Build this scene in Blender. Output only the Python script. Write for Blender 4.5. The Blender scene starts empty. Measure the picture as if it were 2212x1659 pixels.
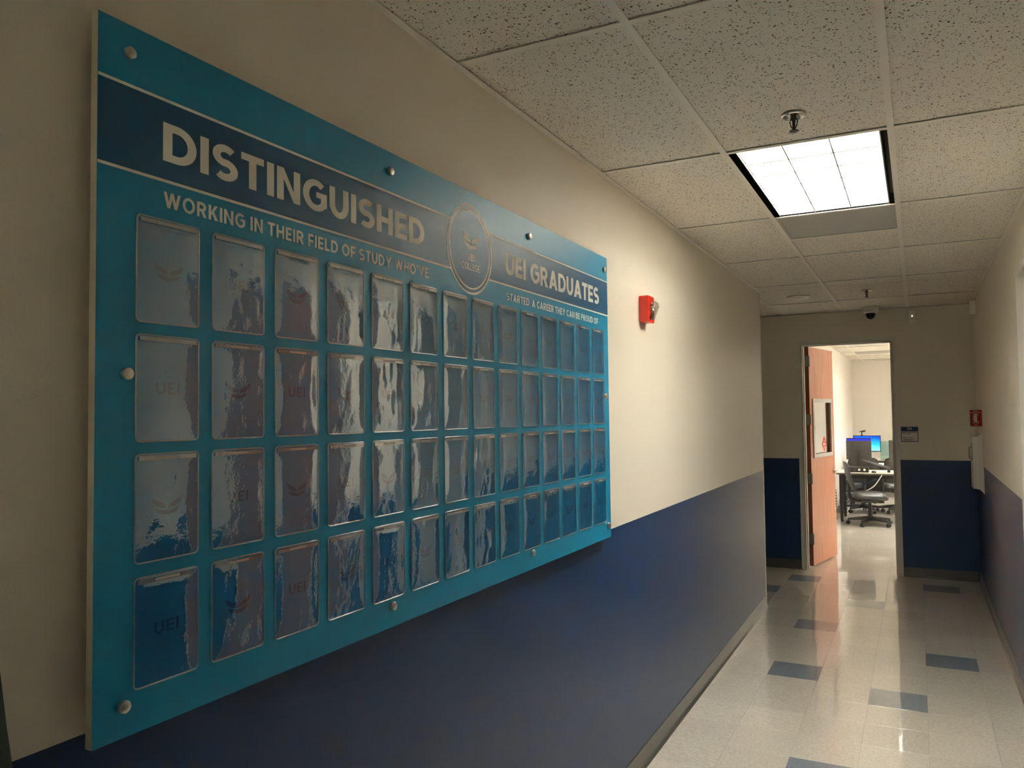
import bpy, bmesh, math, random
from mathutils import Vector, Matrix

# ------------------------------------------------------------------ camera, world, exposure
scene = bpy.context.scene
COL = scene.collection
R = random.Random(7)

CAM_H = 1.6866
cam_data = bpy.data.cameras.new('camera')
cam_data.sensor_fit = 'HORIZONTAL'
cam_data.sensor_width = 36.0
cam_data.lens = 27.823
cam_data.clip_start = 0.02
cam_data.clip_end = 60
cam = bpy.data.objects.new('camera', cam_data)
cam.matrix_world = Matrix(((0.890306, 0.028255, 0.454485, 0.0),
                           (0.455211, -0.029504, -0.889895, 0.0),
                           (-0.011734, 0.999165, -0.039130, CAM_H),
                           (0, 0, 0, 1)))
COL.objects.link(cam)
scene.camera = cam

world = bpy.data.worlds.new('world')
scene.world = world
world.use_nodes = True
world.node_tree.nodes['Background'].inputs[0].default_value = (0.02, 0.02, 0.02, 1)
world.node_tree.nodes['Background'].inputs[1].default_value = 0.0

scene.view_settings.view_transform = 'Standard'
scene.view_settings.look = 'None'
scene.view_settings.gamma = 1.0
scene.view_settings.use_curve_mapping = False
scene.view_settings.exposure = 1.5
try:
    scene.cycles.max_bounces = 12
    scene.cycles.diffuse_bounces = 6
    scene.cycles.glossy_bounces = 5
    scene.cycles.transparent_max_bounces = 16
    scene.cycles.sample_clamp_indirect = 12.0
    scene.cycles.caustics_reflective = True
    scene.cycles.caustics_refractive = False
    scene.cycles.blur_glossy = 0.5
except Exception:
    pass

TUBE_CORRIDOR = 34.0     # strength of the fluorescent tubes in the corridor
TUBE_ROOM = 58.0         # and in the classroom
TUBE_COLOR = (1.0, 0.98, 0.935)

# ------------------------------------------------------------------ measured room (metres)
XL, XR = -1.208, 0.509          # corridor walls
YB, YL, YF = -6.4, 7.177, 9.028  # back end, end of left wall, far wall
HC = 2.7336                     # ceiling
BL = 1.182                      # top of the blue wainscot
FT = 0.3048
GX, GY = 0.0068, -0.1478        # floor tile grid
TX0, TY0 = -0.0574, 2.0038      # ceiling grid
RX0, RX1, RY0, RY1 = -1.215, 3.2, 9.15, 18.15   # classroom

# ------------------------------------------------------------------ materials
def lin(c):
    return tuple(((v / 12.92) if v <= 0.04045 else ((v + 0.055) / 1.055) ** 2.4) for v in [x / 255.0 for x in c])

MATS = {}
def nt(name):
    m = bpy.data.materials.new(name); m.use_nodes = True
    MATS[name] = m
    return m, m.node_tree, m.node_tree.nodes['Principled BSDF']

def N(t, kind, **kw):
    n = t.nodes.new(kind)
    for k, v in kw.items():
        if k.startswith('i_'):
            key = k[2:]
            key = int(key) if key.isdigit() else key
            n.inputs[key].default_value = v
        else:
            setattr(n, k, v)
    return n

def plain(name, rgb, rough=0.5, metal=0.0, spec=0.5, noise=0.0, nscale=30.0, bump=0.0, bscale=200.0, coat=0.0):
    m, t, b = nt(name)
    col = lin(rgb)
    b.inputs['Base Color'].default_value = (*col, 1)
    b.inputs['Roughness'].default_value = rough
    b.inputs['Metallic'].default_value = metal
    b.inputs['Specular IOR Level'].default_value = spec
    if coat:
        b.inputs['Coat Weight'].default_value = coat
        b.inputs['Coat Roughness'].default_value = 0.08
    geo = N(t, 'ShaderNodeNewGeometry')
    if noise:
        n = N(t, 'ShaderNodeTexNoise', i_Scale=nscale, i_Detail=3.0)
        t.links.new(geo.outputs['Position'], n.inputs['Vector'])
        mx = N(t, 'ShaderNodeMix', data_type='RGBA')
        mx.inputs[6].default_value = (*[max(0, c * (1 - noise)) for c in col], 1)
        mx.inputs[7].default_value = (*[min(1, c * (1 + noise)) for c in col], 1)
        t.links.new(n.outputs[0], mx.inputs[0])
        t.links.new(mx.outputs[2], b.inputs['Base Color'])
    if bump:
        n = N(t, 'ShaderNodeTexNoise', i_Scale=bscale, i_Detail=2.0)
        t.links.new(geo.outputs['Position'], n.inputs['Vector'])
        bp = N(t, 'ShaderNodeBump', i_Strength=bump, i_Distance=0.002)
        t.links.new(n.outputs[0], bp.inputs['Height'])
        t.links.new(bp.outputs[0], b.inputs['Normal'])
    return m

plain('cream_paint', (236, 228, 211), 0.42, spec=0.35, noise=0.02, nscale=3, bump=0.25, bscale=260)
plain('room_paint', (239, 235, 228), 0.45, spec=0.35, noise=0.02, nscale=3, bump=0.2, bscale=260)
plain('navy_paint', (17, 51, 92), 0.36, spec=0.5, noise=0.05, nscale=2, bump=0.2, bscale=240)
plain('base_rubber', (82, 80, 77), 0.28, spec=0.5, noise=0.06, nscale=12)
plain('frame_paint', (230, 226, 216), 0.38, noise=0.02)
plain('tee_white', (237, 232, 221), 0.45)
plain('white_plastic', (246, 243, 232), 0.4)
plain('white_metal', (240, 236, 226), 0.35, noise=0.02)
plain('grey_panel', (172, 170, 164), 0.5, noise=0.04, nscale=9)
plain('black_gap', (18, 17, 16), 0.5)
plain('housing_white', (240, 238, 232), 0.35)
plain('chrome', (200, 196, 190), 0.18, metal=1.0)
plain('brushed_steel', (206, 200, 190), 0.3, metal=1.0, noise=0.08, nscale=60)
plain('dark_steel', (96, 92, 86), 0.4, metal=0.9)
plain('teal_print', (0, 134, 174), 0.38, spec=0.55, bump=0.06, bscale=900)
plain('navy_print', (4, 80, 118), 0.38, spec=0.55, bump=0.06, bscale=900)
plain('insert_print', (0, 130, 182), 0.45, spec=0.4)
plain('emblem_print', (0, 84, 128), 0.45, spec=0.4)
plain('white_print', (248, 244, 232), 0.42, spec=0.4)
plain('board_core', (226, 218, 198), 0.55)
plain('alarm_red', (196, 38, 22), 0.32, spec=0.5, noise=0.03)
plain('sign_red', (176, 26, 30), 0.4)
plain('sign_blue', (12, 42, 96), 0.35)
plain('paper_white', (228, 222, 208), 0.55)
plain('ink_dark', (52, 46, 38), 0.6)
plain('hinge_grey', (128, 124, 116), 0.45, metal=0.2)
plain('black_plastic', (34, 32, 31), 0.42)
plain('black_fabric', (38, 36, 34), 0.8, noise=0.15, nscale=250, bump=0.3, bscale=600)
plain('black_vinyl', (46, 44, 42), 0.38, noise=0.08, nscale=20)
plain('monitor_back', (58, 54, 50), 0.5, noise=0.05)
plain('laminate', (232, 220, 204), 0.35)
plain('laminate_edge', (84, 78, 72), 0.45)
plain('cable_white', (222, 220, 214), 0.4)
plain('cable_blue', (40, 46, 84), 0.45)
plain('dome_black', (10, 11, 11), 0.06, spec=0.6)
plain('sticker_red', (226, 60, 52), 0.5)
plain('window_frame', (214, 212, 214), 0.35)
plain('rubber_seal', (96, 98, 102), 0.5)
plain('green_cloth', (58, 74, 62), 0.85, noise=0.45, nscale=90, bump=0.3, bscale=500)
plain('slab', (120, 116, 106), 0.6)
plain('joint', (120, 112, 96), 0.6)

def wood():
    m, t, b = nt('door_wood')
    tc = N(t, 'ShaderNodeNewGeometry')
    mp = N(t, 'ShaderNodeMapping'); mp.inputs['Scale'].default_value = (26, 26, 1.3)
    t.links.new(tc.outputs['Position'], mp.inputs['Vector'])
    n = N(t, 'ShaderNodeTexNoise', i_Scale=2.2, i_Detail=6.0, i_Roughness=0.6, i_Distortion=0.6)
    t.links.new(mp.outputs[0], n.inputs['Vector'])
    cr = N(t, 'ShaderNodeValToRGB')
    cr.color_ramp.elements[0].position = 0.28; cr.color_ramp.elements[0].color = (*lin((178, 98, 58)), 1)
    cr.color_ramp.elements[1].position = 0.72; cr.color_ramp.elements[1].color = (*lin((214, 138, 90)), 1)
    t.links.new(n.outputs[0], cr.inputs[0]); t.links.new(cr.outputs[0], b.inputs['Base Color'])
    b.inputs['Roughness'].default_value = 0.33
    m3 = m.copy(); m3.name = 'door_walnut'; MATS['door_walnut'] = m3
    r3 = [n_ for n_ in m3.node_tree.nodes if n_.type == 'VALTORGB'][0].color_ramp
    r3.elements[0].color = (*lin((104, 70, 60)), 1); r3.elements[1].color = (*lin((134, 96, 82)), 1)
    m2, t2, b2 = nt('door_edge')
    b2.inputs['Base Color'].default_value = (*lin((110, 52, 26)), 1); b2.inputs['Roughness'].default_value = 0.45
wood()

def vct(name, rgb, rgb2, spec):
    """polished vinyl composition tile: mottled chips, per-tile tint, slightly wavy wax coat"""
    m, t, b = nt(name)
    geo = N(t, 'ShaderNodeNewGeometry'); oi = N(t, 'ShaderNodeObjectInfo')
    add = N(t, 'ShaderNodeVectorMath', operation='ADD')
    mul = N(t, 'ShaderNodeMath', operation='MULTIPLY'); mul.inputs[1].default_value = 37.0
    t.links.new(oi.outputs['Random'], mul.inputs[0])
    t.links.new(geo.outputs['Position'], add.inputs[0]); t.links.new(mul.outputs[0], add.inputs[1])
    mp = N(t, 'ShaderNodeMapping'); mp.inputs['Scale'].default_value = (60, 130, 60)
    t.links.new(add.outputs[0], mp.inputs['Vector'])
    n1 = N(t, 'ShaderNodeTexNoise', i_Scale=1.0, i_Detail=4.0, i_Roughness=0.7)
    t.links.new(mp.outputs[0], n1.inputs['Vector'])
    cr = N(t, 'ShaderNodeValToRGB')
    e = cr.color_ramp.elements
    e[0].position = 0.34; e[0].color = (*lin(rgb2), 1)
    e[1].position = 0.52; e[1].color = (*lin(rgb), 1)
    e2 = e.new(0.70); e2.color = (*[min(1, c * 1.13) for c in lin(rgb)], 1)
    t.links.new(n1.outputs[0], cr.inputs[0])
    hs = N(t, 'ShaderNodeHueSaturation')
    ml = N(t, 'ShaderNodeMapRange'); ml.inputs[3].default_value = 0.95; ml.inputs[4].default_value = 1.05
    t.links.new(oi.outputs['Random'], ml.inputs[0]); t.links.new(ml.outputs[0], hs.inputs['Value'])
    t.links.new(cr.outputs[0], hs.inputs['Color']); t.links.new(hs.outputs[0], b.inputs['Base Color'])
    b.inputs['Roughness'].default_value = 0.30
    b.inputs['Specular IOR Level'].default_value = spec
    b.inputs['Coat Weight'].default_value = 1.0
    b.inputs['Coat Roughness'].default_value = 0.05
    n2 = N(t, 'ShaderNodeTexNoise', i_Scale=9.0, i_Detail=3.0)
    t.links.new(geo.outputs['Position'], n2.inputs['Vector'])
    bp = N(t, 'ShaderNodeBump', i_Strength=0.12, i_Distance=0.004)
    t.links.new(n2.outputs[0], bp.inputs['Height'])
    t.links.new(bp.outputs[0], b.inputs['Coat Normal']); t.links.new(bp.outputs[0], b.inputs['Normal'])
vct('vct_beige', (224, 218, 204), (200, 190, 172), 0.5)
vct('vct_blue', (130, 143, 154), (108, 120, 132), 0.5)

def acoustic():
    m, t, b = nt('acoustic_tile')
    geo = N(t, 'ShaderNodeNewGeometry')
    nz = N(t, 'ShaderNodeTexNoise', i_Scale=45.0, i_Detail=2.0)
    t.links.new(geo.outputs['Position'], nz.inputs['Vector'])
    sub = N(t, 'ShaderNodeVectorMath', operation='SUBTRACT'); sub.inputs[1].default_value = (0.5, 0.5, 0.5)
    t.links.new(nz.outputs['Color'], sub.inputs[0])
    sc = N(t, 'ShaderNodeVectorMath', operation='SCALE'); sc.inputs['Scale'].default_value = 0.016
    t.links.new(sub.outputs[0], sc.inputs[0])
    ad = N(t, 'ShaderNodeVectorMath', operation='ADD')
    t.links.new(geo.outputs['Position'], ad.inputs[0]); t.links.new(sc.outputs[0], ad.inputs[1])
    fac = None
    for s, r in ((92.0, 0.33), (150.0, 0.29)):
        v = N(t, 'ShaderNodeTexVoronoi', feature='F1', i_Scale=s)
        t.links.new(ad.outputs[0], v.inputs['Vector'])
        sep = N(t, 'ShaderNodeSeparateColor'); t.links.new(v.outputs['Color'], sep.inputs[0])
        rr = N(t, 'ShaderNodeMath', operation='MULTIPLY'); rr.inputs[1].default_value = r
        t.links.new(sep.outputs[0], rr.inputs[0])
        lt = N(t, 'ShaderNodeMath', operation='LESS_THAN')
        t.links.new(v.outputs['Distance'], lt.inputs[0]); t.links.new(rr.outputs[0], lt.inputs[1])
        if fac is None: fac = lt
        else:
            mx = N(t, 'ShaderNodeMath', operation='MAXIMUM')
            t.links.new(fac.outputs[0], mx.inputs[0]); t.links.new(lt.outputs[0], mx.inputs[1]); fac = mx
    mix = N(t, 'ShaderNodeMix', data_type='RGBA')
    mix.inputs[6].default_value = (*lin((237, 231, 219)), 1)
    mix.inputs[7].default_value = (*lin((100, 91, 77)), 1)
    t.links.new(fac.outputs[0], mix.inputs[0]); t.links.new(mix.outputs[2], b.inputs['Base Color'])
    b.inputs['Roughness'].default_value = 0.9
    b.inputs['Specular IOR Level'].default_value = 0.15
    n3 = N(t, 'ShaderNodeTexNoise', i_Scale=140.0, i_Detail=2.0)
    t.links.new(geo.outputs['Position'], n3.inputs['Vector'])
    bp = N(t, 'ShaderNodeBump', i_Strength=0.5, i_Distance=0.003)
    t.links.new(n3.outputs[0], bp.inputs['Height']); t.links.new(bp.outputs[0], b.inputs['Normal'])
acoustic()

def emit(name, col, s):
    m, t, b = nt(name)
    t.nodes.remove(b)
    e = N(t, 'ShaderNodeEmission'); e.inputs[0].default_value = (*col, 1); e.inputs[1].default_value = s
    t.links.new(e.outputs[0], t.nodes['Material Output'].inputs[0])
    return m
emit('tube_glow', TUBE_COLOR, TUBE_CORRIDOR)
emit('tube_glow_room', TUBE_COLOR, TUBE_ROOM)
emit('tube_glow_fill', TUBE_COLOR, TUBE_CORRIDOR * 1.0)

def louver():
    m, t, b = nt('louver_metal')
    b.inputs['Base Color'].default_value = (0.90, 0.88, 0.82, 1)
    b.inputs['Metallic'].default_value = 0.0; b.inputs['Roughness'].default_value = 0.4
louver()

def screen(name, c0, c1, c2):
    m, t, b = nt(name); t.nodes.remove(b)
    tc = N(t, 'ShaderNodeTexCoord')
    sp = N(t, 'ShaderNodeSeparateXYZ'); t.links.new(tc.outputs['Generated'], sp.inputs[0])
    n = N(t, 'ShaderNodeTexNoise', i_Scale=2.0); t.links.new(tc.outputs['Generated'], n.inputs['Vector'])
    ad = N(t, 'ShaderNodeMath', operation='MULTIPLY_ADD'); ad.inputs[1].default_value = 0.35
    t.links.new(n.outputs[0], ad.inputs[0]); t.links.new(sp.outputs['Z'], ad.inputs[2])
    cr = N(t, 'ShaderNodeValToRGB')
    e = cr.color_ramp.elements
    e[0].position = 0.2; e[0].color = (*lin(c0), 1); e[1].position = 1.05 if False else 1.0; e[1].color = (*lin(c2), 1)
    k = e.new(0.6); k.color = (*lin(c1), 1)
    t.links.new(ad.outputs[0], cr.inputs[0])
    em = N(t, 'ShaderNodeEmission'); em.inputs[1].default_value = 1.0
    t.links.new(cr.outputs[0], em.inputs[0]); t.links.new(em.outputs[0], t.nodes['Material Output'].inputs[0])
screen('screen_sky', (120, 214, 240), (40, 150, 246), (20, 70, 220))
screen('screen_blue', (60, 66, 190), (56, 60, 186), (40, 40, 150))

def film(name, boost, rough, wave, tint=(0.93, 0.96, 0.96), base=0.0, top=1.0):
    """thin layered clear vinyl: transparent with a fresnel gloss, wrinkled by a bump"""
    m, t, b = nt(name); t.nodes.remove(b)
    geo = N(t, 'ShaderNodeNewGeometry'); oi = N(t, 'ShaderNodeObjectInfo')
    mul = N(t, 'ShaderNodeMath', operation='MULTIPLY'); mul.inputs[1].default_value = 91.0
    t.links.new(oi.outputs['Random'], mul.inputs[0])
    ad = N(t, 'ShaderNodeVectorMath', operation='ADD')
    t.links.new(geo.outputs['Position'], ad.inputs[0]); t.links.new(mul.outputs[0], ad.inputs[1])
    nrm = None
    if wave:
        n = N(t, 'ShaderNodeTexNoise', i_Scale=42.0, i_Detail=3.0, i_Roughness=0.55)
        t.links.new(ad.outputs[0], n.inputs['Vector'])
        bp = N(t, 'ShaderNodeBump', i_Strength=wave, i_Distance=0.0016)
        t.links.new(n.outputs[0], bp.inputs['Height']); nrm = bp
    fr = N(t, 'ShaderNodeFresnel', i_IOR=1.5)
    mb0 = N(t, 'ShaderNodeMath', operation='MULTIPLY_ADD'); mb0.inputs[1].default_value = boost; mb0.inputs[2].default_value = base
    t.links.new(fr.outputs[0], mb0.inputs[0])
    mb = N(t, 'ShaderNodeMath', operation='MINIMUM'); mb.inputs[1].default_value = top
    t.links.new(mb0.outputs[0], mb.inputs[0])
    tr = N(t, 'ShaderNodeBsdfTransparent'); tr.inputs[0].default_value = (*tint, 1)
    gl = N(t, 'ShaderNodeBsdfGlossy'); gl.inputs['Roughness'].default_value = rough
    if nrm:
        t.links.new(nrm.outputs[0], fr.inputs['Normal']); t.links.new(nrm.outputs[0], gl.inputs['Normal'])
    mx = N(t, 'ShaderNodeMixShader')
    t.links.new(mb.outputs[0], mx.inputs[0]); t.links.new(tr.outputs[0], mx.inputs[1]); t.links.new(gl.outputs[0], mx.inputs[2])
    t.links.new(mx.outputs[0], t.nodes['Material Output'].inputs[0])
film('clear_film', 2.2, 0.025, 0.30, base=0.20, top=0.40)
film('clear_rim', 3.0, 0.12, 0.5, (0.93, 0.96, 0.96), base=0.2, top=0.7)
def rim_mat():
    m = MATS['clear_rim']; t = m.node_tree
    out = t.nodes['Material Output']; src = out.inputs[0].links[0].from_socket
    df_ = N(t, 'ShaderNodeBsdfDiffuse'); df_.inputs[0].default_value = (0.86, 0.88, 0.86, 1)
    mx = N(t, 'ShaderNodeMixShader'); mx.inputs[0].default_value = 0.18
    t.links.new(src, mx.inputs[1]); t.links.new(df_.outputs[0], mx.inputs[2]); t.links.new(mx.outputs[0], out.inputs[0])
rim_mat()
film('pane_glass', 3.2, 0.01, 0.0, (0.95, 0.97, 0.97))
film('acrylic', 2.5, 0.02, 0.0, (0.72, 0.90, 0.90))
film('strobe_lens', 2.5, 0.03, 0.0, (0.93, 0.92, 0.88))

# ------------------------------------------------------------------ mesh helpers
ORIGIN = {}

class MB:
    def __init__(s): s.v = []; s.f = []; s.m = []
    def add(s, vs, fs, mi=0):
        o = len(s.v); s.v += [tuple(v) for v in vs]
        for f in fs: s.f.append(tuple(o + i for i in f)); s.m.append(mi)
        return s
    def box(s, x0, x1, y0, y1, z0, z1, mi=0):
        if x0 > x1: x0, x1 = x1, x0
        if y0 > y1: y0, y1 = y1, y0
        if z0 > z1: z0, z1 = z1, z0
        vs = [(x0,y0,z0),(x1,y0,z0),(x1,y1,z0),(x0,y1,z0),(x0,y0,z1),(x1,y0,z1),(x1,y1,z1),(x0,y1,z1)]
        return s.add(vs, [(3,2,1,0),(4,5,6,7),(0,1,5,4),(1,2,6,5),(2,3,7,6),(3,0,4,7)], mi)
    def cyl(s, p0, p1, r0, r1=None, n=16, mi=0, caps=True):
        if r1 is None: r1 = r0
        p0 = Vector(p0); p1 = Vector(p1); d = (p1 - p0).normalized()
        a = d.orthogonal().normalized(); b = d.cross(a)
        vs = []
        for p, r in ((p0, r0), (p1, r1)):
            for i in range(n):
                t = 2 * math.pi * i / n
                vs.append(p + a * (math.cos(t) * r) + b * (math.sin(t) * r))
        fs = [(i, (i + 1) % n, n + (i + 1) % n, n + i) for i in range(n)]
        if caps: fs += [tuple(reversed(range(n))), tuple(range(n, 2 * n))]
        return s.add(vs, fs, mi)
    def lathe(s, base, axis, prof, n=24, mi=0):
        """prof: list of (radius, distance along axis)"""
        base = Vector(base); d = Vector(axis).normalized()
        a = d.orthogonal().normalized(); b = d.cross(a)
        vs = []
        for r, h in prof:
            for i in range(n):
                t = 2 * math.pi * i / n
                vs.append(base + d * h + a * (math.cos(t) * r) + b * (math.sin(t) * r))
        fs = []
        for k in range(len(prof) - 1):
            for i in range(n):
                fs.append((k*n+i, k*n+(i+1)%n, (k+1)*n+(i+1)%n, (k+1)*n+i))
        fs.append(tuple(reversed(range(n)))); fs.append(tuple(range((len(prof)-1)*n, len(prof)*n)))
        return s.add(vs, fs, mi)
    def tube(s, pts, r, n=8, mi=0, closed=False):
        pts = [Vector(p) for p in pts]; k = len(pts); vs = []
        up = None
        for i, p in enumerate(pts):
            if closed: d = pts[(i+1) % k] - pts[i-1]
            else: d = pts[min(i+1, k-1)] - pts[max(i-1, 0)]
            d.normalize()
            if up is None: a = d.orthogonal().normalized()
            else:
                a = up - d * up.dot(d)
                a = a.normalized() if a.length > 1e-6 else d.orthogonal().normalized()
            up = a; b = d.cross(a)
            for j in range(n):
                t = 2 * math.pi * j / n
                vs.append(p + a * (math.cos(t) * r) + b * (math.sin(t) * r))
        fs = []
        for i in range(k if closed else k - 1):
            for j in range(n):
                i2 = (i + 1) % k
                fs.append((i*n+j, i*n+(j+1)%n, i2*n+(j+1)%n, i2*n+j))
        if not closed: fs += [tuple(reversed(range(n))), tuple(range((k-1)*n, k*n))]
        return s.add(vs, fs, mi)
    def prism(s, poly, fn, d0, d1, mi=0):
        """extrude a 2D polygon (a,b) between depths d0,d1; fn(a,b,d) -> xyz"""
        n = len(poly)
        vs = [fn(a, b, d0) for a, b in poly] + [fn(a, b, d1) for a, b in poly]
        fs = [tuple(reversed(range(n))), tuple(range(n, 2*n))] + [(i, (i+1)%n, n+(i+1)%n, n+i) for i in range(n)]
        return s.add(vs, fs, mi)
    def xform(s, M):
        s.v = [tuple(M @ Vector(v)) for v in s.v]; return s
    def build(s, name, mats, parent=None, origin=None, smooth=False, bevel=0.0, fixn=True, angle=35):
        if isinstance(mats, str): mats = [mats]
        if parent is not None: o = ORIGIN[parent.name]
        elif origin is not None: o = origin
        else:
            xs = [v[0] for v in s.v]; ys = [v[1] for v in s.v]; zs = [v[2] for v in s.v]
            o = ((min(xs)+max(xs))/2, (min(ys)+max(ys))/2, min(zs))
        me = bpy.data.meshes.new(name)
        me.from_pydata([(v[0]-o[0], v[1]-o[1], v[2]-o[2]) for v in s.v], [], s.f)
        for mn in mats: me.materials.append(MATS[mn])
        me.polygons.foreach_set('material_index', s.m)
        if fixn or bevel:
            bm = bmesh.new(); bm.from_mesh(me)
            if fixn: bmesh.ops.recalc_face_normals(bm, faces=bm.faces)
            if bevel:
                bmesh.ops.bevel(bm, geom=[e for e in bm.edges if len(e.link_faces) == 2 and e.calc_face_angle(0) > 0.6],
                                offset=bevel, segments=2, affect='EDGES', profile=0.6)
            bm.to_mesh(me); bm.free()
        if smooth:
            me.shade_smooth(); me.set_sharp_from_angle(angle=math.radians(angle))
        me.update()
        ob = bpy.data.objects.new(name, me); COL.objects.link(ob)
        if parent is not None: ob.parent = parent
        else: ob.location = o
        ORIGIN[ob.name] = o
        return ob

def tag(o, label=None, cat=None, group=None, kind=None):
    if label: o['label'] = label
    if cat: o['category'] = cat
    if group: o['group'] = group
    if kind: o['kind'] = kind
    return o
def thing(name, loc, label, cat, group=None, kind=None):
    o = bpy.data.objects.new(name, None); COL.objects.link(o)
    o.empty_display_size = 0.1; o.location = loc
    ORIGIN[o.name] = tuple(loc)
    return tag(o, label, cat, group, kind)
def struct(mb, name, mats, label, cat, **kw):
    return tag(mb.build(name, mats, **kw), label, cat, None, 'structure')
def copy_tree(o, parent=None):
    c = o.copy(); COL.objects.link(c)
    if parent is not None: c.parent = parent
    for ch in o.children: copy_tree(ch, c)
    return c
def B(*a): return MB().box(*a)

# ------------------------------------------------------------------ floor
tile_mesh = {}
def floor_tile(parent, x0, x1, y0, y1, mat, oz):
    w, d = round(x1 - x0, 4), round(y1 - y0, 4)
    key = (w, d, mat)
    if key not in tile_mesh:
        g = 0.0003; h = 0.004; c = 0.0005
        me = bpy.data.meshes.new('floor_tile')
        vs = [(g,g,-h),(w-g,g,-h),(w-g,d-g,-h),(g,d-g,-h),
              (g,g,-c),(w-g,g,-c),(w-g,d-g,-c),(g,d-g,-c),
              (g+c,g+c,0),(w-g-c,g+c,0),(w-g-c,d-g-c,0),(g+c,d-g-c,0)]
        fs = [(0,1,5,4),(1,2,6,5),(2,3,7,6),(3,0,4,7),(4,5,9,8),(5,6,10,9),(6,7,11,10),(7,4,8,11),(8,9,10,11),(3,2,1,0)]
        me.from_pydata(vs, [], fs); me.materials.append(MATS[mat]); tile_mesh[key] = me
    o = bpy.data.objects.new('floor_tile', tile_mesh[key]); COL.objects.link(o)
    o.parent = parent
    po = ORIGIN[parent.name]
    o.location = (x0 - po[0], y0 - po[1], oz - po[2])

fb = MB()
fb.box(-4.2, 3.4, YB - 0.2, 18.4, -0.12, -0.004)
floor = struct(fb, 'floor', 'joint', 'polished beige vinyl tile floor with scattered blue tiles', 'floor', origin=(0, 0, 0))
BLUE = {(-4,28),(-3,22),(-3,18),(-1,17),(0,20),(0,28),(-2,25),(-2,13),(-5,26),(0,11),(-3,8),(-1,5),(-4,2),(-6,24),(-7,28)}
def lay(xa, xb, ya, yb):
    i0 = math.floor((xa - GX) / FT + 1e-6); i1 = math.ceil((xb - GX) / FT - 1e-6)
    j0 = math.floor((ya - GY) / FT + 1e-6); j1 = math.ceil((yb - GY) / FT - 1e-6)
    for j in range(j0, j1):
        for i in range(i0, i1):
            x0, x1 = max(xa, GX + i*FT), min(xb, GX + (i+1)*FT)
            y0, y1 = max(ya, GY + j*FT), min(yb, GY + (j+1)*FT)
            if x1 - x0 < 0.008 or y1 - y0 < 0.008: continue
            floor_tile(floor, x0, x1, y0, y1, 'vct_blue' if (i, j) in BLUE else 'vct_beige', 0.0)
lay(XL, XR, 2.29, YF)            # corridor
lay(-2.43, XL, YL, YF)           # side passage
lay(-1.092, -0.215, YF, RY0)     # threshold
lay(RX0, 0.3116, RY0, 12.65)     # classroom near the door
# the rest of the tiling lies behind the camera or too far off to tell tiles apart
rest = MB()
rest.box(XL, XR, YB, 2.29, -0.004, 0)
rest.box(-4.1, -2.43, YL, YF, -0.004, 0)
rest.box(RX0, RX1, 12.65, RY1, -0.004, 0)
rest.box(0.3116, RX1, RY0, 12.65, -0.004, 0)
tag(rest.build('floor_tiling', 'vct_beige', floor), kind='stuff')

# ------------------------------------------------------------------ walls
WT = 0.12
def wall_seg(mb, x0, x1, y0, y1, z0=0.0, z1=None, lower=True):
    z1 = HC + 0.25 if z1 is None else z1
    if lower and z0 < BL < z1:
        mb.box(x0, x1, y0, y1, z0, BL, 1); mb.box(x0, x1, y0, y1, BL, z1, 0)
    else:
        mb.box(x0, x1, y0, y1, z0, z1, 0 if z0 >= BL or not lower else 1)
    return mb
PAINT = ['cream_paint', 'navy_paint']

struct(wall_seg(MB(), XL - WT, XL, YB, YL), 'wall_left', PAINT, 'cream wall over navy wainscot carrying the teal display board', 'wall')
# right wall with two doorways
D2 = (2.665, 3.525); D3 = (4.125, 5.065); DH = 2.405
wr = MB()
for a, b in ((YB, D2[0]), (D2[1], D3[0]), (D3[1], YF)):
    wall_seg(wr, XR, XR + WT, a, b)
for a, b in (D2, D3):
    wall_seg(wr, XR, XR + WT, a, b, DH)
struct(wr, 'wall_right', PAINT, 'cream and navy corridor wall on the right with doorways', 'wall')
# far wall with the classroom doorway
DX0, DX1 = -1.092, -0.215
wf = MB()
wall_seg(wf, -4.2, DX0, YF, RY0); wall_seg(wf, DX1, XR + WT, YF, RY0); wall_seg(wf, DX0, DX1, YF, RY0, DH)
struct(wf, 'wall_far', PAINT, 'cream and navy wall across the corridor end around the open doorway', 'wall')
struct(wall_seg(MB(), XL - WT, XR + WT, YB - WT, YB), 'wall_back', PAINT, 'cream and navy wall closing the corridor behind the viewer', 'wall')
ws = MB(); wall_seg(ws, -4.2, XL - WT, YL - WT, YL); wall_seg(ws, -4.3, -4.2, YL - WT, RY0)
struct(ws, 'wall_passage', PAINT, 'cream and navy wall lining the side passage on the left', 'wall')
# dark side room behind the open doorway on the right
sr = MB()
for a in ((XR+WT, 2.6, 3.9, 4.0), (XR+WT, 2.6, 5.4, 5.5), (2.6, 2.7, 3.9, 5.5)):
    sr.box(*a, 0, HC + 0.1)
sr.box(XR+WT, 2.7, 3.9, 5.5, HC, HC + 0.1)
sr.box(XR, 2.7, 3.9, 5.5, -0.1, -0.004)
struct(sr, 'wall_side_room', 'room_paint', 'plain walls of the unlit side room off the corridor', 'wall')
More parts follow.
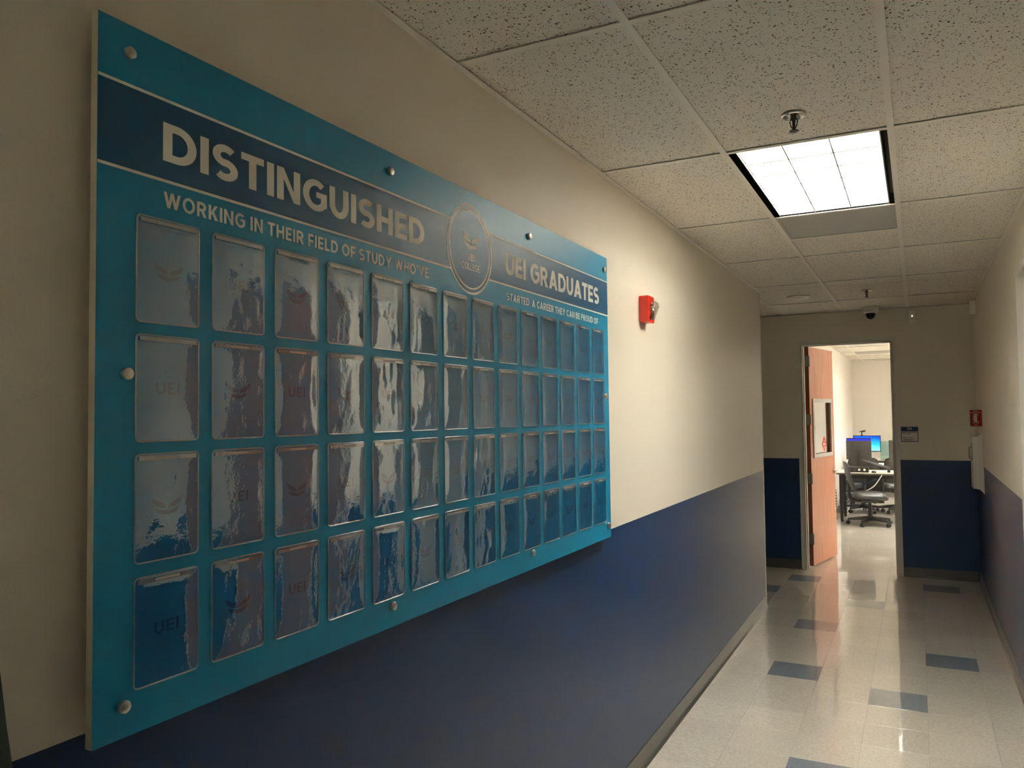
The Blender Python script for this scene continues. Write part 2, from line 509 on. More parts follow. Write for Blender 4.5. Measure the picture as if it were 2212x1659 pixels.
# classroom
rm = MB()
rm.box(RX0 - 0.1, RX0, RY0, RY1, 0, HC + 0.25)
struct(rm, 'wall_room_left', 'room_paint', 'pale wall on the left inside the classroom', 'wall')
struct(B(RX0 - 0.1, RX1 + 0.1, RY1, RY1 + 0.1, 0, HC + 0.25), 'wall_room_back', 'room_paint', 'pale back wall of the classroom seen through the doorway', 'wall')
struct(B(RX1, RX1 + 0.1, RY0, RY1, 0, HC + 0.25), 'wall_room_right', 'room_paint', 'pale wall on the far right of the classroom', 'wall')
struct(B(XR + WT, RX1 + 0.1, RY0 - WT, RY0, 0, HC + 0.25), 'wall_room_front', 'room_paint', 'pale wall at the front of the classroom beside the doorway', 'wall')
rl = B(DX1, XR + WT, RY0, RY0 + 0.004, 0, HC); rl.box(RX0, DX0, RY0, RY0 + 0.004, 0, HC); rl.box(DX0, DX1, RY0, RY0 + 0.004, DH, HC)
struct(rl, 'wall_room_lining', 'room_paint', 'pale lining of the classroom side of the doorway wall', 'wall')

# ------------------------------------------------------------------ baseboards
def cove(mb, p0, p1, nrm, h=0.098):
    """rubber cove base along p0->p1, nrm = direction into the room"""
    d = Vector((p1[0]-p0[0], p1[1]-p0[1], 0)); n = Vector((nrm[0], nrm[1], 0))
    prof = [(0.0, 0.0), (0.014, 0.0), (0.013, 0.003), (0.006, 0.012), (0.0035, 0.022), (0.003, h - 0.002), (0.001, h), (0.0, h)]
    P0 = Vector((p0[0], p0[1], 0)); P1 = Vector((p1[0], p1[1], 0))
    vs = [P0 + n*a + Vector((0,0,b)) for a, b in prof] + [P1 + n*a + Vector((0,0,b)) for a, b in prof]
    k = len(prof)
    mb.add(vs, [(i, (i+1) % k, k + (i+1) % k, k + i) for i in range(k)] + [tuple(range(k)), tuple(reversed(range(k, 2*k)))])
    return mb
e = 0.0005
struct(cove(MB(), (XL + e, YB), (XL + e, YL), (1, 0)), 'baseboard_left', 'base_rubber', 'grey rubber base along the wall below the display board', 'baseboard')
m = MB(); 
for a, b in ((YB, D2[0] - 0.052), (D2[1] + 0.052, D3[0] - 0.052), (D3[1] + 0.052, YF)): cove(m, (XR - e, a), (XR - e, b), (-1, 0))
struct(m, 'baseboard_right', 'base_rubber', 'dark rubber base along the right corridor wall', 'baseboard')
m = MB(); cove(m, (-4.2, YF - e), (-1.136, YF - e), (0, -1)); cove(m, (-0.161, YF - e), (XR - 0.015, YF - e), (0, -1))
struct(m, 'baseboard_far', 'base_rubber', 'dark rubber base on the wall beside the classroom doorway', 'baseboard')
m = MB(); cove(m, (RX0 + e, RY0 + 0.1), (RX0 + e, RY1), (1, 0)); cove(m, (RX0 + 0.02, RY1 - e), (RX1, RY1 - e), (0, -1))
struct(m, 'baseboard_room', 'base_rubber', 'dark rubber base around the classroom walls', 'baseboard')
# metal bead on the outer corner of the left wall
m = MB(); m.box(XL - 0.004, XL + 0.0025, YL - 0.022, YL + 0.003, 0.1, HC)
struct(m, 'trim_1', 'cream_paint', 'narrow corner bead at the end of the left wall', 'trim')

# ------------------------------------------------------------------ ceiling
cs = MB()
cs.box(-4.3, XR + WT, YB - 0.2, RY0, HC + 0.22, HC + 0.3)
cs.box(RX0 - 0.1, RX1 + 0.1, RY0, RY1 + 0.1, HC + 0.22, HC + 0.3)
ceiling = struct(cs, 'ceiling', 'slab', 'suspended ceiling of pinholed tiles in a white metal grid', 'ceiling', origin=(0, 0, HC))
ctile_mesh = {}
TF = 0.012          # half flange
def ceil_tile(x0, x1, y0, y1):
    key = (round(x1-x0, 3), round(y1-y0, 3))
    if key not in ctile_mesh:
        me = bpy.data.meshes.new('ceiling_tile')
        w, d = key
        mb = B(0.003, w-0.003, 0.003, d-0.003, 0.0065, 0.021)
        me.from_pydata(mb.v, [], mb.f); me.materials.append(MATS['acoustic_tile']); ctile_mesh[key] = me
    o = bpy.data.objects.new('ceiling_tile', ctile_mesh[key]); COL.objects.link(o)
    o.parent = ceiling; o.location = (x0, y0, 0)
def tee(x0, x1, y0, y1, kind):
    mb = B(x0, x1, y0, y1, HC, HC + 0.003)
    if kind == 'main_tee': mb.box((x0+x1)/2 - 0.001, (x0+x1)/2 + 0.001, y0, y1, HC + 0.003, HC + 0.03)
    else: mb.box(x0, x1, (y0+y1)/2 - 0.001, (y0+y1)/2 + 0.001, HC + 0.003, HC + 0.03)
    mb.build(kind, 'tee_white', ceiling)
def grid(xa, xb, ya, yb, xs, ys, skip=()):
    xb_ = [xa] + [x for x in xs if xa + 0.05 < x < xb - 0.05] + [xb]
    yb_ = [ya] + [y for y in ys if ya + 0.05 < y < yb - 0.05] + [yb]
    for x in xb_[1:-1]: tee(x - TF, x + TF, ya, yb, 'main_tee')
    for i in range(len(xb_) - 1):
        for y in yb_[1:-1]:
            tee(xb_[i] + (TF if i else 0), xb_[i+1] - (TF if i < len(xb_)-2 else 0), y - TF, y + TF, 'cross_tee')
        for j in range(len(yb_) - 1):
            c = ((xb_[i]+xb_[i+1])/2, (yb_[j]+yb_[j+1])/2)
            if any(s[0] < c[0] < s[1] and s[2] < c[1] < s[3] for s in skip): continue
            ceil_tile(xb_[i], xb_[i+1], yb_[j], yb_[j+1])
GXS = [TX0 + k*2*FT for k in range(-7, 8)]
GYS = [TY0 + k*4*FT for k in range(-8, 15)]
LX0, LX1, LY0, LY1 = TX0 - 2*FT, TX0, TY0 + 4*FT, TY0 + 8*FT       # troffer bay
PY1 = LY1 + 2*FT
FILL_LIGHT = (LX0, LX1, TY0 - 20*FT, TY0 - 16*FT)  # added fixture behind the camera, fill light for the near corridor
grid(XL, XR, YB, YL, GXS, GYS, [(LX0, LX1, LY0, LY1), (LX0, LX1, LY1, LY1 + 4*FT), FILL_LIGHT])
grid(-4.2, XR, YL, YF, GXS, GYS)
# half tile and its cross tee behind the vent panel
tee(LX0 + TF, LX1 - TF, PY1 - TF, PY1 + TF, 'cross_tee')
ceil_tile(LX0, LX1, PY1, LY1 + 4*FT)
# the classroom grid
RXS = [-0.98 + k*2*FT for k in range(0, 8)]
RYS = [9.21 + k*4*FT for k in range(0, 9)]
def rbay(i, j): return (RXS[i], RXS[i+1], RYS[j], RYS[j+1])
ROOM_LIGHTS = [rbay(1, 4), (RXS[1], RXS[2], 11.35, 11.35 + 4*FT), rbay(4, 4), rbay(4, 1), rbay(4, 6)]  # last three fixtures are added, out of view, to brighten the classroom
RVENT = rbay(0, 5)
ROOM_LIGHTS[1] = rbay(1, 2)
grid(RX0, RX1, RY0 + 0.004, RY1, RXS, RYS, ROOM_LIGHTS)
# wall angles
def angle(x0, x1, y0, y1):
    B(x0, x1, y0, y1, HC - 0.0005, HC + 0.0025).build('wall_angle', 'tee_white', ceiling)
angle(XL, XL + 0.022, YB, YL); angle(XR - 0.022, XR, YB, YF); angle(-4.2, XR - 0.022, YF - 0.022, YF)
angle(-4.2, XL - WT, YL, YL + 0.022)
angle(RX0, RX0 + 0.022, RY0, RY1); angle(RX0 + 0.022, RX1, RY1 - 0.022, RY1)

# ------------------------------------------------------------------ troffers
def troffer(b, label, glow, detail=True):
    x0, x1, y0, y1 = b
    t = thing('light_fixture', ((x0+x1)/2, (y0+y1)/2, HC), label, 'ceiling light', 'parabolic ceiling lights')
    ix0, ix1, iy0, iy1 = x0 + TF, x1 - TF, y0 + TF, y1 - TF
    h = MB()        # white sheet metal housing, open below
    z0, z1 = HC + 0.004, HC + 0.19
    sx0, sx1 = ix0 + 0.034, ix1 - 0.030      # louver between the two air slots
    h.box(sx0, sx1, iy0, iy1, z1, z1 + 0.003)
    h.box(sx0 - 0.003, sx0, iy0, iy1, z0 + 0.012, z1); h.box(sx1, sx1 + 0.003, iy0, iy1, z0 + 0.012, z1)
    h.box(sx0, sx1, iy0 + 0.008, iy0 + 0.011, z0 + 0.006, z1); h.box(sx0, sx1, iy1 - 0.011, iy1 - 0.008, z0 + 0.006, z1)
    h.build('housing', 'housing_white', t)
    s = MB()        # black air slots along the long sides and thin gaps at the ends
    s.box(ix0 - 0.006, sx0 - 0.003, iy0, iy1, z0 + 0.05, z0 + 0.053); s.box(sx1 + 0.003, ix1 + 0.006, iy0, iy1, z0 + 0.05, z0 + 0.053)
    s.box(ix0 - 0.008, ix0 - 0.005, iy0 - 0.006, iy1 + 0.006, z0, z0 + 0.05); s.box(ix1 + 0.005, ix1 + 0.008, iy0 - 0.006, iy1 + 0.006, z0, z0 + 0.05)
    s.box(ix0 - 0.006, ix1 + 0.006, iy0 - 0.006, iy0 - 0.003, z0, z0 + 0.05); s.box(ix0 - 0.006, ix1 + 0.006, iy1 + 0.003, iy1 + 0.006, z0, z0 + 0.05)
    s.build('air_slot', 'black_gap', t)
    f = MB(); f.box(sx0 - 0.006, sx0 - 0.0032, iy0, iy1, z0 + 0.002, z0 + 0.05); f.box(sx1 + 0.0032, sx1 + 0.006, iy0, iy1, z0 + 0.002, z0 + 0.05)
    f.build('louver_rail', 'brushed_steel', t)
    cw = (sx1 - sx0) / 3; cl = (iy1 - iy0 - 0.022) / 6
    for k in range(3):
        xc = sx0 + (k + 0.5) * cw
        MB().cyl((xc, iy0 + 0.02, HC + 0.135), (xc, iy1 - 0.02, HC + 0.135), 0.016, n=12).build('lamp_tube', glow, t, smooth=True)
    bz0, bz1 = HC + 0.006, HC + 0.082
    def blade(xa, xb, ya, yb, across):
        mb = MB()
        if across:   # runs along x, wedge profile: thick at the top, knife edge below
            yc = (ya + yb) / 2
            mb.add([(xa, yc-0.006, bz0), (xb, yc-0.006, bz0), (xb, yc+0.006, bz0), (xa, yc+0.006, bz0),
                    (xa, yc-0.014, bz1), (xb, yc-0.014, bz1), (xb, yc+0.014, bz1), (xa, yc+0.014, bz1)],
                   [(3,2,1,0),(4,5,6,7),(0,1,5,4),(1,2,6,5),(2,3,7,6),(3,0,4,7)])
        else:
            xc = (xa + xb) / 2
            mb.add([(xc-0.003, ya, bz0), (xc+0.003, ya, bz0), (xc+0.003, yb, bz0), (xc-0.003, yb, bz0),
                    (xc-0.016, ya, bz1), (xc+0.016, ya, bz1), (xc+0.016, yb, bz1), (xc-0.016, yb, bz1)],
                   [(3,2,1,0),(4,5,6,7),(0,1,5,4),(1,2,6,5),(2,3,7,6),(3,0,4,7)])
        mb.build('louver_blade', 'louver_metal', t)
    for k in (1, 2): blade(sx0 + k*cw, sx0 + k*cw, iy0 + 0.011, iy1 - 0.011, False)
    for j in range(1, 6):
        y = iy0 + 0.011 + j * cl
        blade(sx0 + 0.001, sx1 - 0.001, y, y, True)
    return t
troffer((LX0, LX1, LY0, LY1), 'bright ceiling light with louvers in the corridor, just beyond the nearer sprinkler', 'tube_glow')
troffer(FILL_LIGHT, 'added ceiling light behind the viewer, out of view, giving fill light to the near corridor', 'tube_glow_fill')
RL_LABELS = ['lit classroom ceiling light glimpsed at the top right corner of the open doorway',
             'lit ceiling light just inside the classroom, above the floor behind the doorway',
             'added ceiling light, out of view right of the doorway, brightening the middle of the classroom',
             'added ceiling light, out of view, brightening the front right of the classroom',
             'added ceiling light, out of view, brightening the back right of the classroom']
for b, lab in zip(ROOM_LIGHTS, RL_LABELS): troffer(b, lab, 'tube_glow_room')

# grey return-air panel behind the light
v = thing('ceiling_vent', ((LX0+LX1)/2, (LY1+PY1)/2, HC), 'flat grey metal return air panel set in the ceiling behind the bright light', 'vent')
B(LX0 + TF - 0.006, LX1 - TF + 0.006, LY1 + TF - 0.006, PY1 - TF + 0.006, HC + 0.0035, HC + 0.007).build('panel', 'grey_panel', v)
m = MB()
for a in ((LX0+TF, LX0+TF+0.014, LY1+TF, PY1-TF), (LX1-TF-0.014, LX1-TF, LY1+TF, PY1-TF), (LX0+TF+0.014, LX1-TF-0.014, LY1+TF, LY1+TF+0.014), (LX0+TF+0.014, LX1-TF-0.014, PY1-TF-0.014, PY1-TF)):
    m.box(*a, HC + 0.001, HC + 0.0035)
m.build('frame', 'grey_panel', v)
m = B(-0.98 + 0.02, -0.98 + 2*FT - 0.02, 15.33, 15.9, HC - 0.004, HC + 0.003)
rv = thing('ceiling_vent', (-0.98 + FT, 15.6, HC - 0.004), 'grey metal panel in the classroom ceiling', 'vent')
m.build('panel', 'grey_panel', rv)

# ------------------------------------------------------------------ ceiling fittings
def sprinkler(x, y, label):
    t = thing('fire_sprinkler', (x, y, HC - 0.062), label, 'sprinkler', 'ceiling sprinklers')
    MB().lathe((x, y, HC + 0.004), (0, 0, -1), [(0.041, 0), (0.043, 0.002), (0.043, 0.006), (0.038, 0.0085), (0.034, 0.006), (0.024, 0.002), (0.012, 0.001)], n=32).build('escutcheon', 'chrome', t, smooth=True)
    m = MB()
    m.lathe((x, y, HC + 0.01), (0, 0, -1), [(0.011, 0), (0.011, 0.022), (0.008, 0.026), (0.006, 0.03), (0.0045, 0.06), (0.006, 0.066)], n=14)
    for s in (-1, 1):
        m.tube([(x + s*0.010, y, HC - 0.010), (x + s*0.013, y, HC - 0.022), (x + s*0.009, y, HC - 0.038), (x, y, HC - 0.052)], 0.0022, n=8)
    m.build('frame', 'dark_steel', t, smooth=True)
    d = MB().lathe((x, y, HC - 0.053), (0, 0, -1), [(0.004, 0), (0.016, 0.001), (0.0165, 0.004), (0.014, 0.0065), (0.003, 0.009)], n=20)
    for k in range(8):
        a = k * math.pi / 4
        d.box(x + math.cos(a)*0.0165 - 0.0018, x + math.cos(a)*0.0165 + 0.0018, y + math.sin(a)*0.0165 - 0.0018, y + math.sin(a)*0.0165 + 0.0018, HC - 0.0575, HC - 0.0555)
    d.build('deflector', 'dark_steel', t, smooth=True)
sprinkler(-0.359, 2.919, 'chrome pendent sprinkler just in front of the corridor ceiling light')
sprinkler(-0.359, 7.50, 'small pendent sprinkler in the ceiling in front of the dome camera')

t = thing('ceiling_speaker', (-0.935, 7.62, HC - 0.03), 'round white ceiling disc near the end of the left wall', 'ceiling disc')
MB().lathe((-0.935, 7.62, HC + 0.003), (0, 0, -1), [(0.104, 0), (0.106, 0.005), (0.100, 0.010), (0.090, 0.011)], n=40).build('rim', 'white_plastic', t, smooth=True)
MB().lathe((-0.935, 7.62, HC - 0.008), (0, 0, -1), [(0.091, 0), (0.080, 0.010), (0.055, 0.018), (0.02, 0.021), (0.002, 0.0215)], n=40).build('cover', 'white_metal', t, smooth=True, angle=60)

t = thing('security_camera', (-0.392, 8.80, HC - 0.125), 'white ceiling dome camera with black dome above the open doorway', 'camera')
MB().lathe((-0.392, 8.80, HC + 0.002), (0, 0, -1), [(0.072, 0), (0.077, 0.004), (0.077, 0.042), (0.073, 0.050), (0.060, 0.058), (0.048, 0.060)], n=36).build('housing', 'white_plastic', t, smooth=True)
MB().lathe((-0.392, 8.80, HC - 0.058), (0, 0, -1), [(0.047, 0), (0.046, 0.014), (0.042, 0.030), (0.033, 0.046), (0.020, 0.056), (0.006, 0.061), (0.001, 0.0615)], n=32).build('dome', 'dome_black', t, smooth=True, angle=60)

def motion_sensor(M, label, led=True, dp=0.034):
    t = thing('motion_sensor', M @ Vector((0, 0, -0.065)), label, 'sensor', 'wall sensors near the ceiling')
    fn = lambda a, b, d: tuple(M @ Vector((a, -d, b)))
    MB().prism([(-0.032, -0.058), (-0.028, -0.064), (0.028, -0.064), (0.032, -0.058), (0.032, 0.058), (0.028, 0.064), (-0.028, 0.064), (-0.032, 0.058)], fn, 0, dp).build('case', 'white_plastic', t, bevel=0.004)
    m = MB()
    for k in range(6):
        z = -0.048 + k * 0.007
        m.prism([(-0.022, z), (0.022, z), (0.022, z + 0.005), (-0.022, z + 0.005)], fn, dp, dp + 0.005)
    m.build('lens', 'white_metal', t)
    if led:
        MB().lathe(M @ Vector((0.0, -0.033, 0.008)), M.to_3x3() @ Vector((0, -1, 0)), [(0.005, 0), (0.005, 0.003), (0.002, 0.005)], n=12).build('indicator', 'led_white', t)
emit('led_white', (1.0, 0.98, 0.9), 2.0)
motion_sensor(Matrix.Translation((-0.016, YF - 0.001, 2.638)), 'white motion sensor with a lit dot on the far wall beside the dome camera')
motion_sensor(Matrix.Translation((XR - 0.001, 8.42, 2.628)) @ Matrix.Rotation(-math.pi/2, 4, 'Z'), 'white sensor box high on the right wall by the corner', led=False, dp=0.05)

# ------------------------------------------------------------------ doors
def door_frame(name, u0, u1, top, fn, dep, label, face=0.051):
    """hollow metal frame; fn(u, z, d) -> xyz, d = depth from -0.012 (proud) to dep"""
    m = MB()
    q = lambda a, b, c, d, d0, d1: m.prism([(a, c), (b, c), (b, d), (a, d)], fn, d0, d1)
    for d0, d1 in ((-0.012, 0.0), (dep, dep + 0.012)):
        q(u0 - face, u0, 0, top + face, d0, d1); q(u1, u1 + face, 0, top + face, d0, d1); q(u0, u1, top, top + face, d0, d1)
    q(u0 - 0.006, u0 + 0.002, 0, top + 0.002, -0.012, dep + 0.012); q(u1 - 0.002, u1 + 0.006, 0, top + 0.002, -0.012, dep + 0.012); q(u0, u1, top - 0.002, top + 0.006, -0.012, dep + 0.012)
    s0, s1 = 0.035, dep - 0.052 + 0.012    # door stop
    q(u0 + 0.002, u0 + 0.016, 0, top - 0.002, s0, s1); q(u1 - 0.016, u1 - 0.002, 0, top - 0.002, s0, s1); q(u0 + 0.002, u1 - 0.002, top - 0.016, top - 0.002, s0, s1)
    return struct(m, name, 'frame_paint', label, 'door frame')
door_frame('trim_2', DX0, DX1, DH, lambda a, b, d: (a, YF + d, b), WT + 0.002, 'putty painted metal frame of the open classroom doorway')
door_frame('trim_3', D2[0], D2[1], DH, lambda a, b, d: (XR + d, a, b), WT, 'putty metal frame around the closed brown door on the right wall')
door_frame('trim_4', D3[0], D3[1], DH, lambda a, b, d: (XR + d, a, b), WT, 'pale metal door frame at the right edge of the picture')

# door_1: open classroom door, hinged on the left jamb, swung into the room
A1 = math.radians(11.1)
HX, HY = -1.041, 9.184
DD = Vector((math.sin(A1), math.cos(A1), 0)); DN = Vector((math.cos(A1), -math.sin(A1), 0))
def df(s, z, d):   # d = 0 on the face seen from the corridor, positive towards the viewer's right
    p = Vector((HX, HY, 0)) + DD * s + DN * d
    return (p.x, p.y, z)
LW, LT = 0.862, 0.044
WS0, WS1, WZ0, WZ1 = 0.085, 0.765, 1.174, 1.828       # vision panel
m = MB()
for poly in ([(0.002,0.012),(WS0+0.02,0.012),(WS0+0.02,2.395),(0.002,2.395)], [(WS1-0.02,0.012),(LW,0.012),(LW,2.395),(WS1-0.02,2.395)],
             [(WS0+0.02,0.012),(WS1-0.02,0.012),(WS1-0.02,WZ0+0.02),(WS0+0.02,WZ0+0.02)], [(WS0+0.02,WZ1-0.02),(WS1-0.02,WZ1-0.02),(WS1-0.02,2.395),(WS0+0.02,2.395)]):
    m.prism(poly, df, -LT, 0.0)
door1 = struct(m, 'door_1', 'door_wood', 'open reddish wooden door with a narrow window', 'door')
m = MB().prism([(-0.0012, 0.012), (0.002, 0.012), (0.002, 2.395), (-0.0012, 2.395)], df, -LT, 0.0)
m.prism([(LW, 0.012), (LW + 0.001, 0.012), (LW + 0.001, 2.395), (LW, 2.395)], df, -LT, 0.0)
m.build('door_edge', 'door_edge', door1)
m = MB()
for d0, d1 in ((0.0, 0.012), (-LT - 0.012, -LT)):
    m.prism([(WS0, WZ0), (WS1, WZ0), (WS1, WZ0 + 0.042), (WS0, WZ0 + 0.042)], df, d0, d1)
    m.prism([(WS0, WZ1 - 0.042), (WS1, WZ1 - 0.042), (WS1, WZ1), (WS0, WZ1)], df, d0, d1)
    m.prism([(WS0, WZ0 + 0.042), (WS0 + 0.042, WZ0 + 0.042), (WS0 + 0.042, WZ1 - 0.042), (WS0, WZ1 - 0.042)], df, d0, d1)
    m.prism([(WS1 - 0.042, WZ0 + 0.042), (WS1, WZ0 + 0.042), (WS1, WZ1 - 0.042), (WS1 - 0.042, WZ1 - 0.042)], df, d0, d1)
tag(m.build('window_frame', 'window_frame', door1), 'pale metal window frame')
MB().prism([(WS0 + 0.021, WZ0 + 0.021), (WS1 - 0.021, WZ0 + 0.021), (WS1 - 0.021, WZ1 - 0.021), (WS0 + 0.021, WZ1 - 0.021)], df, -LT/2 - 0.003, -LT/2 + 0.003).build('pane', 'pane_glass', door1)
# red diamond notice stuck on the pane
cxs, czs = 0.54, 1.312
st = MB().prism([(cxs, czs - 0.095), (cxs + 0.085, czs), (cxs, czs + 0.095), (cxs - 0.085, czs)], df, -LT/2 + 0.0032, -LT/2 + 0.0038).build('diamond_sticker', 'sticker_red', door1)
tag(st, 'red diamond sticker')
m = MB()
for a, b, c, d in ((-0.045, -0.012, 0.045, 0.012), (-0.03, 0.03, 0.03, 0.038), (-0.03, -0.038, 0.03, -0.03)):
    m.prism([(cxs + a, czs + b), (cxs + c, czs + b), (cxs + c, czs + d), (cxs + a, czs + d)], df, -LT/2 + 0.0039, -LT/2 + 0.0042)
m.build('sticker_bars', 'paper_white', door1)
for hz in (2.18, 1.54, 0.90, 0.245):
    m = MB().prism([(-0.0035, hz), (0.0, hz), (0.0, hz + 0.114), (-0.0035, hz + 0.114)], df, -LT + 0.006, 0.002)
    m.cyl(df(-0.007, hz - 0.004, 0.006), df(-0.007, hz + 0.118, 0.006), 0.008, n=10)
    for k in range(5):
        m.cyl(df(-0.007, hz + 0.002 + k*0.0235, 0.006), df(-0.007, hz + 0.018 + k*0.0235, 0.006), 0.0095, n=10)
    m.build('hinge', 'hinge_grey', door1, smooth=True)
for sgn, d0 in ((1, 0.0), (-1, -LT)):
    hd = MB(); hz = 0.985; hs = LW - 0.065
    hd.cyl(df(hs, hz, d0), df(hs, hz, d0 + sgn*0.01), 0.032, n=24)
    hd.cyl(df(hs, hz, d0 + sgn*0.01), df(hs, hz, d0 + sgn*0.055), 0.011, n=14)
    hd.tube([df(hs + 0.005, hz, d0 + sgn*0.052), df(hs - 0.03, hz, d0 + sgn*0.056), df(hs - 0.075, hz - 0.002, d0 + sgn*0.055), df(hs - 0.115, hz - 0.004, d0 + sgn*0.05)], 0.0095, n=12)
    hd.build('handle', 'chrome', door1, smooth=True)
m = MB().prism([(LW + 0.001, 0.90), (LW + 0.003, 0.90), (LW + 0.003, 1.06), (LW + 0.001, 1.06)], df, -0.034, -0.010); m.build('latch_plate', 'chrome', door1)

# door_2: closed brown door in the right wall (seen mirrored in the card pockets)
m = B(XR + 0.068, XR + 0.112, D2[0] + 0.003, D2[1] - 0.003, 0.012, DH - 0.005)
door2 = struct(m, 'door_2', 'door_walnut', 'closed brown wooden door in the right wall opposite the display board', 'door')
hd = MB(); hd.cyl((XR + 0.068, D2[0] + 0.07, 0.985), (XR + 0.058, D2[0] + 0.07, 0.985), 0.032, n=24)
hd.cyl((XR + 0.058, D2[0] + 0.07, 0.985), (XR + 0.015, D2[0] + 0.07, 0.985), 0.011, n=14)
hd.tube([(XR + 0.018, D2[0] + 0.065, 0.985), (XR + 0.013, D2[0] + 0.11, 0.984), (XR + 0.02, D2[0] + 0.185, 0.98)], 0.0095, n=12)
hd.build('handle', 'chrome', door2, smooth=True)

# ------------------------------------------------------------------ lettering: a bold geometric stroke alphabet
def arc(cx, cy, rx, ry, a0, a1, n=18):
    return [(cx + rx*math.cos(math.radians(a0 + (a1-a0)*i/n)), cy + ry*math.sin(math.radians(a0 + (a1-a0)*i/n))) for i in range(n+1)]
def stroke(pts, tx, ty=None):
    """flat-capped stroke of a polyline; tx = thickness of vertical parts, ty of horizontal parts"""
    ty = tx if ty is None else ty
    L, Rr = [], []
    n = len(pts)
    for i, p in enumerate(pts):
        a = Vector(pts[max(i-1, 0)]); b = Vector(pts[min(i+1, n-1)])
        d = (b - a)
        d = d.normalized() if d.length > 1e-9 else Vector((1, 0))
        nx, ny = -d.y * tx / 2, d.x * ty / 2
        L.append((p[0] + nx, p[1] + ny)); Rr.append((p[0] - nx, p[1] - ny))
    return [[Rr[i], Rr[i+1], L[i+1], L[i]] for i in range(n-1)]
def rc(x0, y0, x1, y1): return [(x0, y0), (x1, y0), (x1, y1), (x0, y1)]
def dg(xb, xt, w, y0=0.0, y1=1.0): return [(xb, y0), (xb + w, y0), (xt + w, y1), (xt, y1)]

